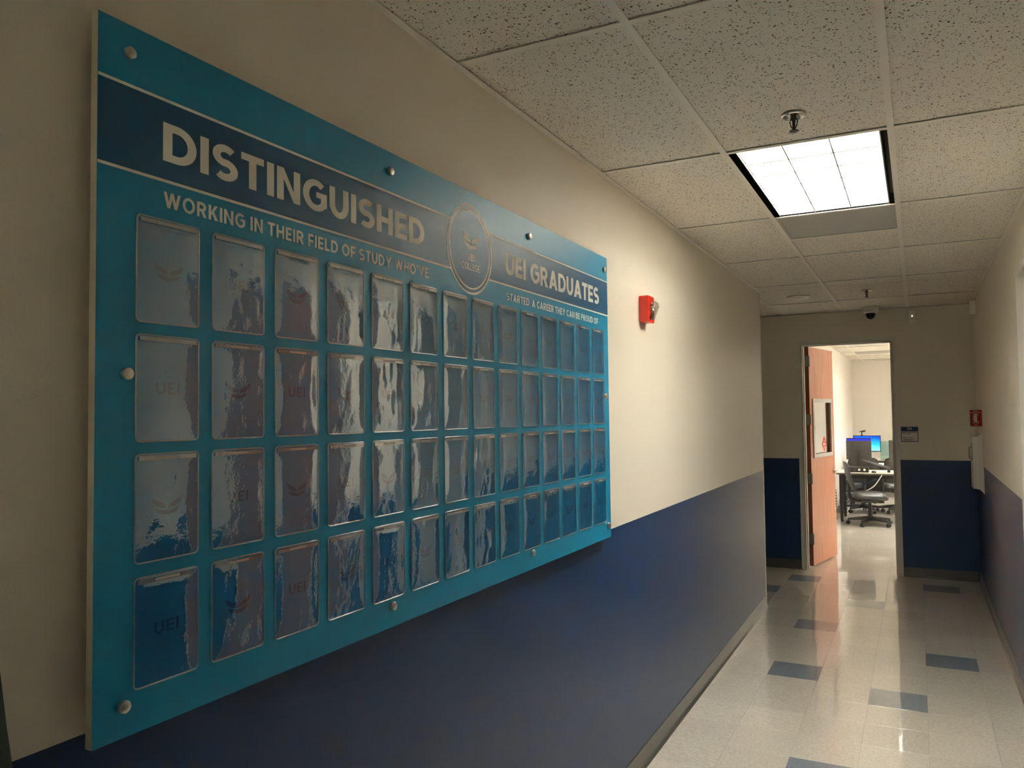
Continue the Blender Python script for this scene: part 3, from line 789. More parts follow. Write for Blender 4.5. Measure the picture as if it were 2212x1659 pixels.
def glyph(c, t=0.2):
    h = t * 0.88; P = []
    if c == 'I': return t, [rc(0, 0, t, 1)]
    if c == "'": return t * 0.8, [[(0.02, 0.66), (t*0.65, 0.66), (t*0.8, 1), (0, 1)]]
    if c == 'E': w = 0.64; return w, [rc(0,0,t,1), rc(t,0,w,h), rc(t,1-h,w,1), rc(t,0.5-h*0.47,w*0.93,0.5+h*0.47)]
    if c == 'F': w = 0.62; return w, [rc(0,0,t,1), rc(t,1-h,w,1), rc(t,0.46-h*0.5,w*0.93,0.46+h*0.5)]
    if c == 'L': w = 0.58; return w, [rc(0,0,t,1), rc(t,0,w,h)]
    if c == 'H': w = 0.80; return w, [rc(0,0,t,1), rc(w-t,0,w,1), rc(t,0.5-h/2,w-t,0.5+h/2)]
    if c == 'T': w = 0.72; return w, [rc(0,1-h,w,1), rc(w/2-t/2,0,w/2+t/2,1-h)]
    if c == 'N':
        w = 0.82; return w, [rc(0,0,t,1), rc(w-t,0,w,1), [(t, 1), (t, 1-t*1.45), (w-t, 0), (w-t, t*1.45)]]
    if c == 'M':
        w = 0.96; return w, [rc(0,0,t,1), rc(w-t,0,w,1), [(t,1),(t,0.66),(w/2,0.18),(w/2,0.5)], [(w-t,1),(w/2,0.5),(w/2,0.18),(w-t,0.66)]]
    if c == 'A':
        w = 0.94; d = t*1.12; return w, [dg(0, (w-d)/2, d), dg(w-d, (w-d)/2, d), rc(0.2, 0.19, w-0.2, 0.19+h*0.9)]
    if c == 'V':
        w = 0.92; d = t*1.14; return w, [dg((w-d)/2, 0, d), dg((w-d)/2, w-d, d)]
    if c == 'W':
        w = 1.28; d = t*1.02; q = (w-d)/4; return w, [dg(q, 0, d), dg(q, 2*q, d), dg(3*q, 2*q, d), dg(3*q, 4*q, d)]
    if c == 'Y':
        w = 0.88; d = t*1.2; return w, [rc(w/2-t/2, 0, w/2+t/2, 0.42), [(w/2-t/2,0.40),(w/2+t/2,0.40),(d,1),(0,1)], [(w/2-t/2,0.40),(w/2+t/2,0.40),(w,1),(w-d,1)]]
    if c == 'K':
        w = 0.80; d = t*1.3; return w, [rc(0,0,t,1), [(t,0.28),(t,0.53),(w-d-0.01,1),(w-0.02,1)], [(w-d,0),(w,0),(0.44,0.62),(0.28,0.46)]]
    if c == 'X':
        w = 0.86; d = t*1.25; return w, [dg(0, w-d, d), dg(w-d, 0, d)]
    if c in 'OCGQ':
        w = {'O': 0.98, 'C': 0.86, 'G': 0.92}[c]
        W = 0.98; rx, ry = (W-t)/2, (1-h)/2 + 0.01
        if c == 'O': return w, stroke(arc(W/2, 0.5, rx, ry, 0, 360, 40), t, h)
        if c == 'C': return w, stroke(arc(W/2, 0.5, rx, ry, 48, 312, 32), t, h)
        P = stroke(arc(W/2, 0.5, rx, ry, 48, 322, 32), t, h)
        return w, P + [rc(0.50, 0.53-h*0.45, w, 0.53+h*0.45), rc(w-t, 0.17, w, 0.53)]
    if c == 'U':
        w = 0.80; rx = (w-t)/2; ry = 0.36
        pts = [(t/2, 1), (t/2, 0.7)] + arc(w/2, h/2 - 0.01 + ry, rx, ry, 180, 360, 22) + [(w-t/2, 0.7), (w-t/2, 1)]
        return w, stroke(pts, t, h)
    if c == 'D':
        w = 0.86; ry = (1-h)/2; xc = 0.36
        pts = [(t*0.5, 1-h/2), (0.28, 1-h/2)] + arc(xc, 0.5, w - t/2 - xc, ry, 90, -90, 22) + [(0.28, h/2), (t*0.5, h/2)]
        return w, [rc(0,0,t,1)] + stroke(pts, t, h)
    if c in 'PRB':
        w = 0.74; yb = 0.36; ym = (1-h/2 + yb + h/2)/2; ry = (1-h/2 - (yb+h/2))/2; xc = 0.40
        if c == 'B': yb = 0.47; ym = (1-h/2+yb+h/2)/2; ry = (1-h/2-(yb+h/2))/2
        pts = [(t*0.5, 1-h/2), (0.3, 1-h/2)] + arc(xc, ym, w - t/2 - xc - (0.05 if c == 'B' else 0), ry, 90, -90, 16) + [(0.3, ym-ry), (t*0.5, ym-ry)]
        P = [rc(0,0,t,1)] + stroke(pts, t, h)
        if c == 'R': w = 0.80; P.append([(w-t*1.25, 0), (w, 0), (0.55, 0.42), (0.33, 0.38)])
        if c == 'B':
            w = 0.78; ym2 = (yb + h/2 + h/2)/2 + 0.02; ry2 = ym2 - h/2
            pts = [(t*0.5, h/2), (0.3, h/2)] + arc(0.42, ym2, w - t/2 - 0.42, ry2, -90, 90, 16) + [(0.3, ym2+ry2), (t*0.5, ym2+ry2)]
            P += stroke(pts, t, h)
        return w, P
    if c == 'S':
        w = 0.74; rx = (w-t)/2; ry = (1-h)/4
        pts = arc(w/2, 0.5+ry, rx, ry+0.005, 38, 268, 20) + arc(w/2, 0.5-ry, rx*1.04, ry+0.005, 88, -140, 20)
        return w, stroke(pts, t*0.96, h)
    if c == '1': return 0.42, [rc(0.2, 0, 0.2+t, 1), [(0.2, 1), (0.0, 0.86), (0.0, 0.70), (0.2, 0.82)]]
    if c == '5':
        w = 0.70; pts = [(0.14, 0.56)] + arc(0.32, 0.33, w - t/2 - 0.32, 0.33-h/2, 90, -125, 18)
        return w, [rc(0.06, 1-h, w-0.04, 1), rc(0.06, 0.5, 0.06+t*0.9, 1-h)] + stroke(pts, t, h)
    if c == '6':
        w = 0.74; P = stroke(arc(w/2, 0.33, (w-t)/2, 0.33-h/2, 0, 360, 30), t, h)
        return w, P + stroke([(t*0.55, 0.36), (t*0.62, 0.5), (0.30, 0.82), (0.50, 1.0)], t*1.1)
    return 0.3, []

def text_words(s, u0, u1, v0, v1, fn, parent, mat, t=0.2, gap=0.13, space=0.34):
    """like text_mesh, but every word becomes a printed piece of its own under parent"""
    tot = -gap
    for ch in s: tot += space if ch == ' ' else glyph(ch, t)[0] + gap
    su = (u1 - u0) / tot; x = 0.0; word = []
    def flush():
        if not word: return
        mb = MB()
        for x_, P in word:
            for k, poly in enumerate(P):
                d = (k % 7) * 0.00002
                mb.add([fn(u0 + (x_ + a)*su, v0 + b*(v1-v0), d) for a, b in poly], [tuple(range(len(poly)))])
        mb.build('lettering', mat, parent, fixn=False); word.clear()
    for ch in s:
        if ch == ' ': flush(); x += space; continue
        w, P = glyph(ch, t); word.append((x, P)); x += w + gap
    flush()
def text_mesh(mb, s, u0, u1, v0, v1, fn, t=0.2, gap=0.13, space=0.34, mi=0):
    """set the string s into the rectangle u0..u1, v0..v1 on fn(u, v, d)"""
    x = 0.0; items = []
    for ch in s:
        if ch == ' ': x += space; continue
        w, P = glyph(ch, t); items.append((x, P)); x += w + gap
    tot = x - gap; su = (u1 - u0) / tot; sv = v1 - v0
    for x, P in items:
        for k, poly in enumerate(P):
            d = (k % 7) * 0.00002
            mb.add([fn(u0 + (x + a)*su, v0 + b*sv, d) for a, b in poly], [tuple(range(len(poly)))], mi)
WING = [[(0.05,-0.02),(0.09,0.16),(0.22,0.28),(0.50,0.40),(0.82,0.54),(1.0,0.66),(0.97,0.46),(0.86,0.26),(0.66,0.12),(0.36,0.04)],
        [(0.0,-0.12),(0.30,-0.07),(0.60,0.0),(0.80,0.08),(0.74,-0.10),(0.58,-0.24),(0.34,-0.30),(0.0,-0.36)]]
def wing_mesh(mb, uc, vc, half, fn, mi=0, sv=1.0):
    for poly in WING:
        for s in (1, -1):
            p = [(uc + s*a*half, vc + b*half*sv) for a, b in poly]
            if s < 0: p.reverse()
            mb.add([fn(a, b, 0.0) for a, b in p], [tuple(range(len(p)))], mi)

# ------------------------------------------------------------------ the display board
BX = XL + 0.035                     # printed face
BY0, BY1, BZ0, BZ1 = 0.8255, 3.207, 1.165, 2.357
board = thing('display_board', (BX - 0.018, (BY0+BY1)/2, BZ0), 'large teal graduate display board with clear card pockets on the left wall', 'display board')
m = MB(); T = 0.016
m.box(BX - T, BX - 0.0004, BY0, BY1, BZ0, BZ1, 1)
m.box(BX - 0.0004, BX, BY0, BY1, BZ0, BZ1, 0)
m.build('panel', ['teal_print', 'board_core'], board)
def bf(lift):
    return lambda u, v, d: (BX + lift + d, u, v)
CU, CV, RO = 2.0325, 2.181, 0.1345
LN1, LN2, LH = 2.2525, 2.1075, 0.0027
def ring_cut(v): return math.sqrt(max(0, RO*RO - (v-CV)**2))
f1, f2, f3, f4 = bf(0.0004), bf(0.0007), bf(0.0010), bf(0.0013)
m = MB()
def strip(mb, v0, v1, fn):
    c = 0.5 * (ring_cut(v0) + ring_cut(v1)) - 0.002
    mb.add([fn(a, b, 0) for a, b in rc(BY0 + 0.0002, v0, CU - c, v1)], [(0,1,2,3)])
    mb.add([fn(a, b, 0) for a, b in rc(CU + c, v0, BY1 - 0.0002, v1)], [(0,1,2,3)])
m.add([f1(a, b, 0) for a, b in rc(BY0 + 0.0002, LN2, BY1 - 0.0002, LN1)], [(0,1,2,3)])
tag(m.build('title_band', 'navy_print', board, fixn=False), 'navy band behind the title')
m = MB(); strip(m, LN1 - LH, LN1 + LH, f2); strip(m, LN2 - LH, LN2 + LH, f2)
m.build('rule_lines', 'white_print', board, fixn=False)
def ringm(mb, r0, r1, fn, n=72):
    for i in range(n):
        a0, a1 = 2*math.pi*i/n, 2*math.pi*(i+1)/n
        mb.add([fn(CU + r1*math.cos(a0), CV + r1*math.sin(a0), 0), fn(CU + r1*math.cos(a1), CV + r1*math.sin(a1), 0),
                fn(CU + r0*math.cos(a1), CV + r0*math.sin(a1), 0), fn(CU + r0*math.cos(a0), CV + r0*math.sin(a0), 0)], [(0,1,2,3)])
def disc_print():
    m_, t, b = nt('disc_print')
    geo = N(t, 'ShaderNodeNewGeometry'); sp = N(t, 'ShaderNodeSeparateXYZ'); t.links.new(geo.outputs['Position'], sp.inputs[0])
    mr = N(t, 'ShaderNodeMapRange'); mr.inputs[1].default_value = CV - 0.1; mr.inputs[2].default_value = CV + 0.1
    t.links.new(sp.outputs['Z'], mr.inputs[0])
    mx = N(t, 'ShaderNodeMix', data_type='RGBA'); mx.inputs[6].default_value = (*lin((4, 80, 118)), 1); mx.inputs[7].default_value = (*lin((2, 108, 146)), 1)
    t.links.new(mr.outputs[0], mx.inputs[0]); t.links.new(mx.outputs[2], b.inputs['Base Color']); b.inputs['Roughness'].default_value = 0.38; b.inputs['Specular IOR Level'].default_value = 0.55
disc_print()
m = MB(); n = 72
m.add([f3(CU + 0.1145*math.cos(2*math.pi*i/n), CV + 0.1145*math.sin(2*math.pi*i/n), 0) for i in range(n)], [tuple(range(n))])
m.build('seal_disc', 'disc_print', board, fixn=False)
m = MB(); ringm(m, 0.1195, 0.1285, f3); m.build('seal_border', 'navy_print', board, fixn=False)
m = MB(); ringm(m, 0.1285, RO, f3); ringm(m, 0.1140, 0.1195, f3); m.build('seal_ring', 'white_print', board, fixn=False)
m = MB(); wing_mesh(m, CU + 0.004, CV + 0.018, 0.048, f4); m.build('seal_emblem', 'white_print', board, fixn=False)
text_words('UEI', CU - 0.020, CU + 0.024, 2.147, 2.168, f4, board, 'white_print', t=0.17, gap=0.16)
text_words('COLLEGE', CU - 0.052, CU + 0.056, 2.119, 2.140, f4, board, 'white_print', t=0.16, gap=0.14)
for s, a, b, v0, v1, tt, gp in (("DISTINGUISHED", 0.951, 1.785, 2.1435, 2.2125, 0.235, 0.10),
                                ("UEI GRADUATES", 2.257, 3.104, 2.1435, 2.2125, 0.235, 0.09),
                                ("WORKING IN THEIR FIELD OF STUDY WHO'VE", 0.953, 1.804, 2.0605, 2.0885, 0.215, 0.15),
                                ("STARTED  A CAREER THEY CAN BE PROUD OF", 2.265, 3.090, 2.0590, 2.0840, 0.22, 0.15)):
    text_words(s, a, b, v0, v1, f2, board, 'white_print', t=tt, gap=gp)

# card pockets: 4 rows of 14
PW, PH = 0.131, 0.183
P_U = [0.8985 + k*0.163 for k in range(14)]
P_V = [1.8535, 1.6485, 1.4440, 1.2365]
def rrect(w, h, r, n=5):
    pts = []
    for cx, cy, a0 in ((w-r, r, -90), (w-r, h-r, 0), (r, h-r, 90), (r, r, 180)):
        pts += arc(cx, cy, r, r, a0, a0 + 90, n)
    return pts
from mathutils import noise as mnoise
def film_mesh(seed):
    me = bpy.data.meshes.new('card_pocket'); nx, nz = 18, 26; vs = []; rr = random.Random(seed)
    amp = rr.choice([0.0002, 0.0004, 0.0008, 0.0011]); sc = rr.uniform(10, 22); ox = rr.uniform(0, 50)
    for j in range(nz + 1):
        for i in range(nx + 1):
            a, b = i/nx, j/nz
            edge = min(1.0, 7*min(a, 1-a, b*1.4, (1-b)*1.4))
            x = 0.0016 + edge*(0.0012 + 0.0008*(math.sin(math.pi*a)*math.sin(math.pi*b))
                 + amp*mnoise.noise((a*PW*sc*2.2 + ox, b*PH*sc*0.9, ox)) + 0.0003*amp/0.0008*mnoise.noise((a*PW*70, b*PH*55 + ox, 3.1)))
            vs.append((x, 0.0015 + a*(PW-0.003), 0.0015 + b*(PH-0.003)))
    fs = [(j*(nx+1)+i, j*(nx+1)+i+1, (j+1)*(nx+1)+i+1, (j+1)*(nx+1)+i) for j in range(nz) for i in range(nx)]
    me.from_pydata(vs, [], fs); me.materials.append(MATS['clear_film']); me.shade_smooth()
    return me
films = [film_mesh(100 + k) for k in range(14)]
def shared(mb, mat, smooth=False, name='part'):
    me = bpy.data.meshes.new(name); me.from_pydata(mb.v, [], mb.f); me.materials.append(MATS[mat])
    if smooth: me.shade_smooth()
    return me
rim_me = shared(MB().tube([(0.0018, a, b) for a, b in rrect(PW, PH, 0.008)], 0.0016, n=8, closed=True), 'clear_rim', True, 'rim')
lf = lambda lift: (lambda u, v, d: (lift + d, u, v))
back_me = shared(MB().add([lf(0.0004)(a, b, 0) for a, b in rrect(PW - 0.002, PH - 0.002, 0.007)], [tuple(range(24))]), 'insert_print', False, 'backing')
m = MB(); wing_mesh(m, PW/2, PH*0.475, 0.031, lf(0.0007)); wing_me = shared(m, 'emblem_print', False, 'emblem')
m = MB(); text_mesh(m, 'UEI', PW/2 - 0.025, PW/2 + 0.025, PH*0.445, PH*0.445 + 0.021, lf(0.0007), t=0.19, gap=0.17); uei_me = shared(m, 'emblem_print', False, 'lettering')
m = MB(); m.box(0.0034, 0.0044, 0.006, PW - 0.006, PH - 0.0105, PH - 0.0035); lip_me = shared(m, 'clear_rim', False, 'slot_lip')
plain('label_grey', (170, 170, 162), 0.5)
m2 = MB(); m2.box(0.0045, 0.0047, PW*0.30, PW*0.68, PH - 0.0092, PH - 0.0048)
lab_me = shared(m2, 'label_grey', False, 'slot_label')
bo = ORIGIN[board.name]
def sub(name, me, parent, loc=(0, 0, 0)):
    o = bpy.data.objects.new(name, me); COL.objects.link(o); o.parent = parent; o.location = loc; return o
for r in range(4):
    for c in range(14):
        pk = sub('card_pocket', films[(r*5 + c*3 + R.randrange(3)) % 14], board, (BX - bo[0], P_U[c] - bo[1], P_V[r] - bo[2]))
        sub('rim', rim_me, pk)
        sub('backing', back_me, pk, (0, 0.001, 0.001))
        if (r + c) % 2 == 0: sub('emblem', wing_me, pk)
        else: sub('lettering', uei_me, pk)
        sub('slot_lip', lip_me, pk); sub('slot_label', lab_me, pk)
# steel stand-offs
for u, v in ((0.881,2.306),(1.626,2.306),(2.433,2.300),(3.163,2.300),(0.880,1.763),(3.158,1.762),(0.879,1.217),(1.628,1.217),(2.434,1.220),(3.172,1.218)):
    so = MB().lathe((BX, u, v), (1, 0, 0), [(0.0095, 0), (0.0105, 0.001), (0.0105, 0.008), (0.0095, 0.0095), (0.0088, 0.0098)], n=24)
    so.cyl((XL + 0.0005, u, v), (BX - T, u, v), 0.009, n=16)
    so.build('standoff', 'brushed_steel', board, smooth=True)

# ------------------------------------------------------------------ wall devices
# fire alarm strobe on the left wall
AY, AZ = 3.805, 2.203
t = thing('fire_alarm', (XL, AY, AZ - 0.07), 'red fire alarm strobe with clear lens on the cream wall beyond the board', 'fire alarm')
af = lambda a, b, d: (XL + d, AY + a, AZ + b)
m = MB().prism([(-0.055,-0.058),(-0.047,-0.066),(0.047,-0.066),(0.055,-0.058),(0.055,0.058),(0.047,0.066),(-0.047,0.066),(-0.055,0.058)], af, 0.001, 0.046)
m.build('body', 'alarm_red', t, bevel=0.003)
m = MB(); m.lathe(af(0.012, 0.012, 0.0455), (1, 0, 0), [(0.027, 0), (0.027, 0.003), (0.020, 0.005), (0.016, 0.002)], n=28)
m.build('reflector', 'chrome', t, smooth=True)
m = MB(); m.cyl(af(-0.004, 0.012, 0.056), af(0.028, 0.012, 0.056), 0.004, n=10); m.build('flash_tube', 'white_plastic', t, smooth=True)
lens = MB()
prof = [(-0.036, -0.052, 0.046), (-0.036, -0.030, 0.056), (-0.036, 0.015, 0.074), (-0.036, 0.036, 0.070), (-0.036, 0.054, 0.046)]
pts = [af(-0.022, b, d) for _, b, d in prof] + [af(0.046, b, d) for _, b, d in prof]
k = len(prof)
lens.add(pts, [(i, i+1, k+i+1, k+i) for i in range(k-1)] + [tuple(range(k)), tuple(reversed(range(k, 2*k)))])
lens.build('lens', 'strobe_lens', t)
m = MB().prism([(-0.020,-0.052),(0.010,-0.052),(0.010,-0.034),(-0.020,-0.034)], af, 0.0462, 0.049); m.build('sounder_grille', 'ink_dark', t)

# room number sign on the far wall
t = thing('room_sign', (-0.073, YF, 1.367), 'room number sign with navy header 156 beside the doorway', 'sign')
sf = lambda d0: (lambda a, b, d: (a, YF - d0 - d, b))
SX0, SX1 = -0.151, 0.006
B(SX0, SX1, YF - 0.006, YF - 0.0005, 1.367, 1.468).build('card_holder', 'ink_dark', t)
B(SX0 + 0.006, SX1 - 0.006, YF - 0.0066, YF - 0.006, 1.374, 1.462).build('card', 'paper_white', t)
B(SX0, SX1, YF - 0.006, YF - 0.0005, 1.474, 1.519).build('header', 'sign_blue', t)
m = MB(); text_mesh(m, '156', -0.094, -0.050, 1.488, 1.512, sf(0.0064), t=0.2); m.build('lettering', 'paper_white', t)
m = MB(); wing_mesh(m, -0.122, 1.4525, 0.011, sf(0.0069))
for a, b, z0, z1 in ((-0.101, -0.062, 1.4485, 1.4525),):
    m.add([sf(0.0069)(u, v, 0) for u, v in rc(a, z0, b, z1)], [(0,1,2,3)])
def tinyline(a, b, z, hh):
    x = a
    while x < b:
        w = R.uniform(0.004, 0.011)
        m.add([sf(0.0069)(u, v, 0) for u, v in rc(x, z, min(b, x + w), z + hh)], [(0,1,2,3)]); x += w + 0.0016
tinyline(-0.139, -0.035, 1.404, 0.0055); tinyline(-0.130, -0.044, 1.383, 0.0075)
m.build('card_text', 'ink_dark', t)

# projecting fire extinguisher sign on the right wall
V0 = Vector((XR - 0.0005, 8.095, 0)); V1 = Vector((0.4195, 8.20, 0)); V2 = Vector((XR - 0.0005, 8.305, 0))
t = thing('fire_extinguisher_sign', (XR, 8.2, 1.533), 'red fire extinguisher sign with white arrow on the right wall', 'sign')
def vf(P, Q, sgn):
    d = (Q - P).normalized(); n_ = Vector((d.y, -d.x, 0)) * sgn
    L_ = (Q - P).length
    return lambda a, b, dd: tuple(P + d*(a*L_) + n_*dd + Vector((0, 0, b)))
va = vf(V0, V1, -1)
tst = Vector(va(0.5, 0, 0.01)) - Vector(va(0.5, 0, 0))
if tst.y > 0: va = vf(V0, V1, 1)
vb = vf(V2, V1, 1)
tst = Vector(vb(0.5, 0, 0.01)) - Vector(vb(0.5, 0, 0))
if tst.y < 0: vb = vf(V2, V1, -1)
for fn in (va, vb):
    MB().prism(rc(0, 1.533, 1, 1.687), fn, -0.0015, 0.0).build('face_plate', 'paper_white', t)
    MB().prism(rc(0.0, 1.538, 0.96, 1.683), fn, 0.0002, 0.0006).build('red_field', 'sign_red', t)
flip = lambda a, b, d: va(1 - a, b, d)
m = MB(); g = lambda a, b, d: flip(a, b, 0.0009 + d)
text_mesh(m, 'FIRE', 0.32, 0.66, 1.669, 1.676, g, t=0.22); text_mesh(m, 'EXTINGUISHER', 0.10, 0.90, 1.656, 1.664, g, t=0.22, gap=0.1)
m.add([g(a, b, 0) for a, b in rc(0.38, 1.572, 0.62, 1.630)], [(0,1,2,3)])
m.add([g(a, b, 0) for a, b in [(0.38,1.630),(0.62,1.630),(0.56,1.640),(0.44,1.640)]], [(0,1,2,3)])
m.add([g(a, b, 0) for a, b in [(0.42,1.642),(0.74,1.636),(0.74,1.640),(0.56,1.650),(0.42,1.648)]], [(0,1,2,3,4)])
m.add([g(a, b, 0) for a, b in [(0.28,1.590),(0.33,1.590),(0.35,1.640),(0.44,1.645),(0.44,1.649),(0.30,1.645)]], [(0,1,2,3,4,5)])
for poly in ([(0.24,1.578),(0.29,1.578),(0.51,1.549),(0.51,1.543)], [(0.78,1.578),(0.73,1.578),(0.51,1.549),(0.51,1.543)], [(0.24,1.578),(0.36,1.578),(0.36,1.574),(0.27,1.574)], [(0.78,1.578),(0.64,1.578),(0.64,1.574),(0.75,1.574)]):
    m.add([g(a, b, 0) for a, b in poly], [(0,1,2,3)])
m.build('pictogram', 'paper_white', t)

# extinguisher cabinet
CY0, CY1, CZ0, CZ1 = 8.05, 8.42, 0.947, 1.487
t = thing('extinguisher_cabinet', (XR, (CY0+CY1)/2, CZ0), 'white metal extinguisher cabinet under the red sign on the right wall', 'cabinet')
def ringprof(mb, prof, z0, z1, y0, y1):
    """rectangular moulding: prof = list of (inset, depth)"""
    loops = []
    for ins, d in prof:
        loops.append([(XR - d, y0+ins, z0+ins), (XR - d, y1-ins, z0+ins), (XR - d, y1-ins, z1-ins), (XR - d, y0+ins, z1-ins)])
    vs = [p_ for l in loops for p_ in l]
    fs = [(4*k_+i, 4*k_+(i+1) % 4, 4*(k_+1)+(i+1) % 4, 4*(k_+1)+i) for k_ in range(len(loops)-1) for i in range(4)]
    mb.add(vs, fs)
m = MB(); ringprof(m, [(0, 0.0005), (0, 0.006), (0.004, 0.008), (0.010, 0.009), (0.036, 0.036), (0.038, 0.040), (0.040, 0.060), (0.042, 0.062), (0.042, 0.0755)], CZ0, CZ1, CY0, CY1)
m.build('trim_frame', 'white_metal', t)
m = B(XR - 0.082, XR - 0.076, CY0 + 0.040, CY1 - 0.040, CZ0 + 0.040, CZ1 - 0.040)
dr = m.build('door', 'white_metal', t, bevel=0.0015)
m = MB(); z0, z1, yy = 1.252, 1.356, CY0 + 0.07
m.tube([(XR - 0.082, yy, z0), (XR - 0.106, yy, z0), (XR - 0.106, yy, z1), (XR - 0.082, yy, z1)], 0.0028, n=8)
m.box(XR - 0.084, XR - 0.0815, yy - 0.012, yy + 0.012, z0 - 0.018, z1 + 0.04)
m.build('pull_handle', 'dark_steel', dr)

# green mottled panel whose rounded edge just enters the picture at the lower left
GXp = -1.10
t = thing('partition_panel', (GXp, 0.2, 0), 'mottled dark green panel edge at the lower left corner of the picture', 'panel')
pl = [(-0.55, 0.06), (0.69, 0.06), (0.664, 1.20), (0.652, 1.28), (0.642, 1.36), (0.628, 1.42), (0.59, 1.47), (0.52, 1.49), (-0.55, 1.49)]
MB().prism(pl, lambda a, b, d: (GXp + d, a, b), -0.04, 0.0).build('cloth_panel', 'green_cloth', t, bevel=0.006)
m = MB()
for y in (-0.45, 0.55): m.box(GXp - 0.09, GXp + 0.12, y - 0.02, y + 0.02, 0.0, 0.02); m.box(GXp - 0.03, GXp - 0.01, y - 0.015, y + 0.015, 0.02, 0.07)
m.build('foot', 'black_plastic', t)

# ------------------------------------------------------------------ classroom furniture
def desk(x0, x1, y0, y1, label, modesty=False):
    t = thing('computer_desk', ((x0+x1)/2, (y0+y1)/2, 0), label, 'desk', 'classroom desks')
    z = 0.748
    B(x0, x1, y0, y1, z - 0.006, z).build('desktop', 'laminate', t)
    B(x0, x1, y0, y1, z - 0.030, z - 0.0062).build('desk_edge', 'laminate_edge', t)
    for x in (x0 + 0.065, x1 - 0.065):
        for y in (y0 + 0.05, y1 - 0.05):
            m = B(x - 0.026, x + 0.026, y - 0.022, y + 0.022, 0.30, z - 0.03)
            m.box(x - 0.030, x + 0.030, y - 0.026, y + 0.026, 0.27, 0.33)
            m.box(x - 0.022, x + 0.022, y - 0.018, y + 0.018, 0.06, 0.30)
            m.cyl((x - 0.018, y, 0.034), (x + 0.018, y, 0.034), 0.034, n=14)
            m.box(x - 0.024, x + 0.024, y - 0.02, y + 0.02, 0.045, 0.075)
            m.build('leg', 'black_plastic', t)
    m = B(x0 + 0.09, x1 - 0.09, y0 + 0.05, y0 + 0.08, z - 0.085, z - 0.03); m.build('apron', 'black_plastic', t)
    if modesty: B(x0 + 0.1, x1 - 0.1, y1 - 0.07, y1 - 0.055, 0.20, z - 0.09).build('modesty_panel', 'black_plastic', t)
    return t
desk(-1.13, 0.72, 13.10, 13.82, 'pale laminate desk nearest the doorway, behind the swivel chair')
desk(-1.13, 0.72, 15.05, 15.75, 'second pale desk from the doorway')
desk(-1.13, 0.72, 16.55, 17.25, 'pale desk farthest from the doorway, near the back wall', True)

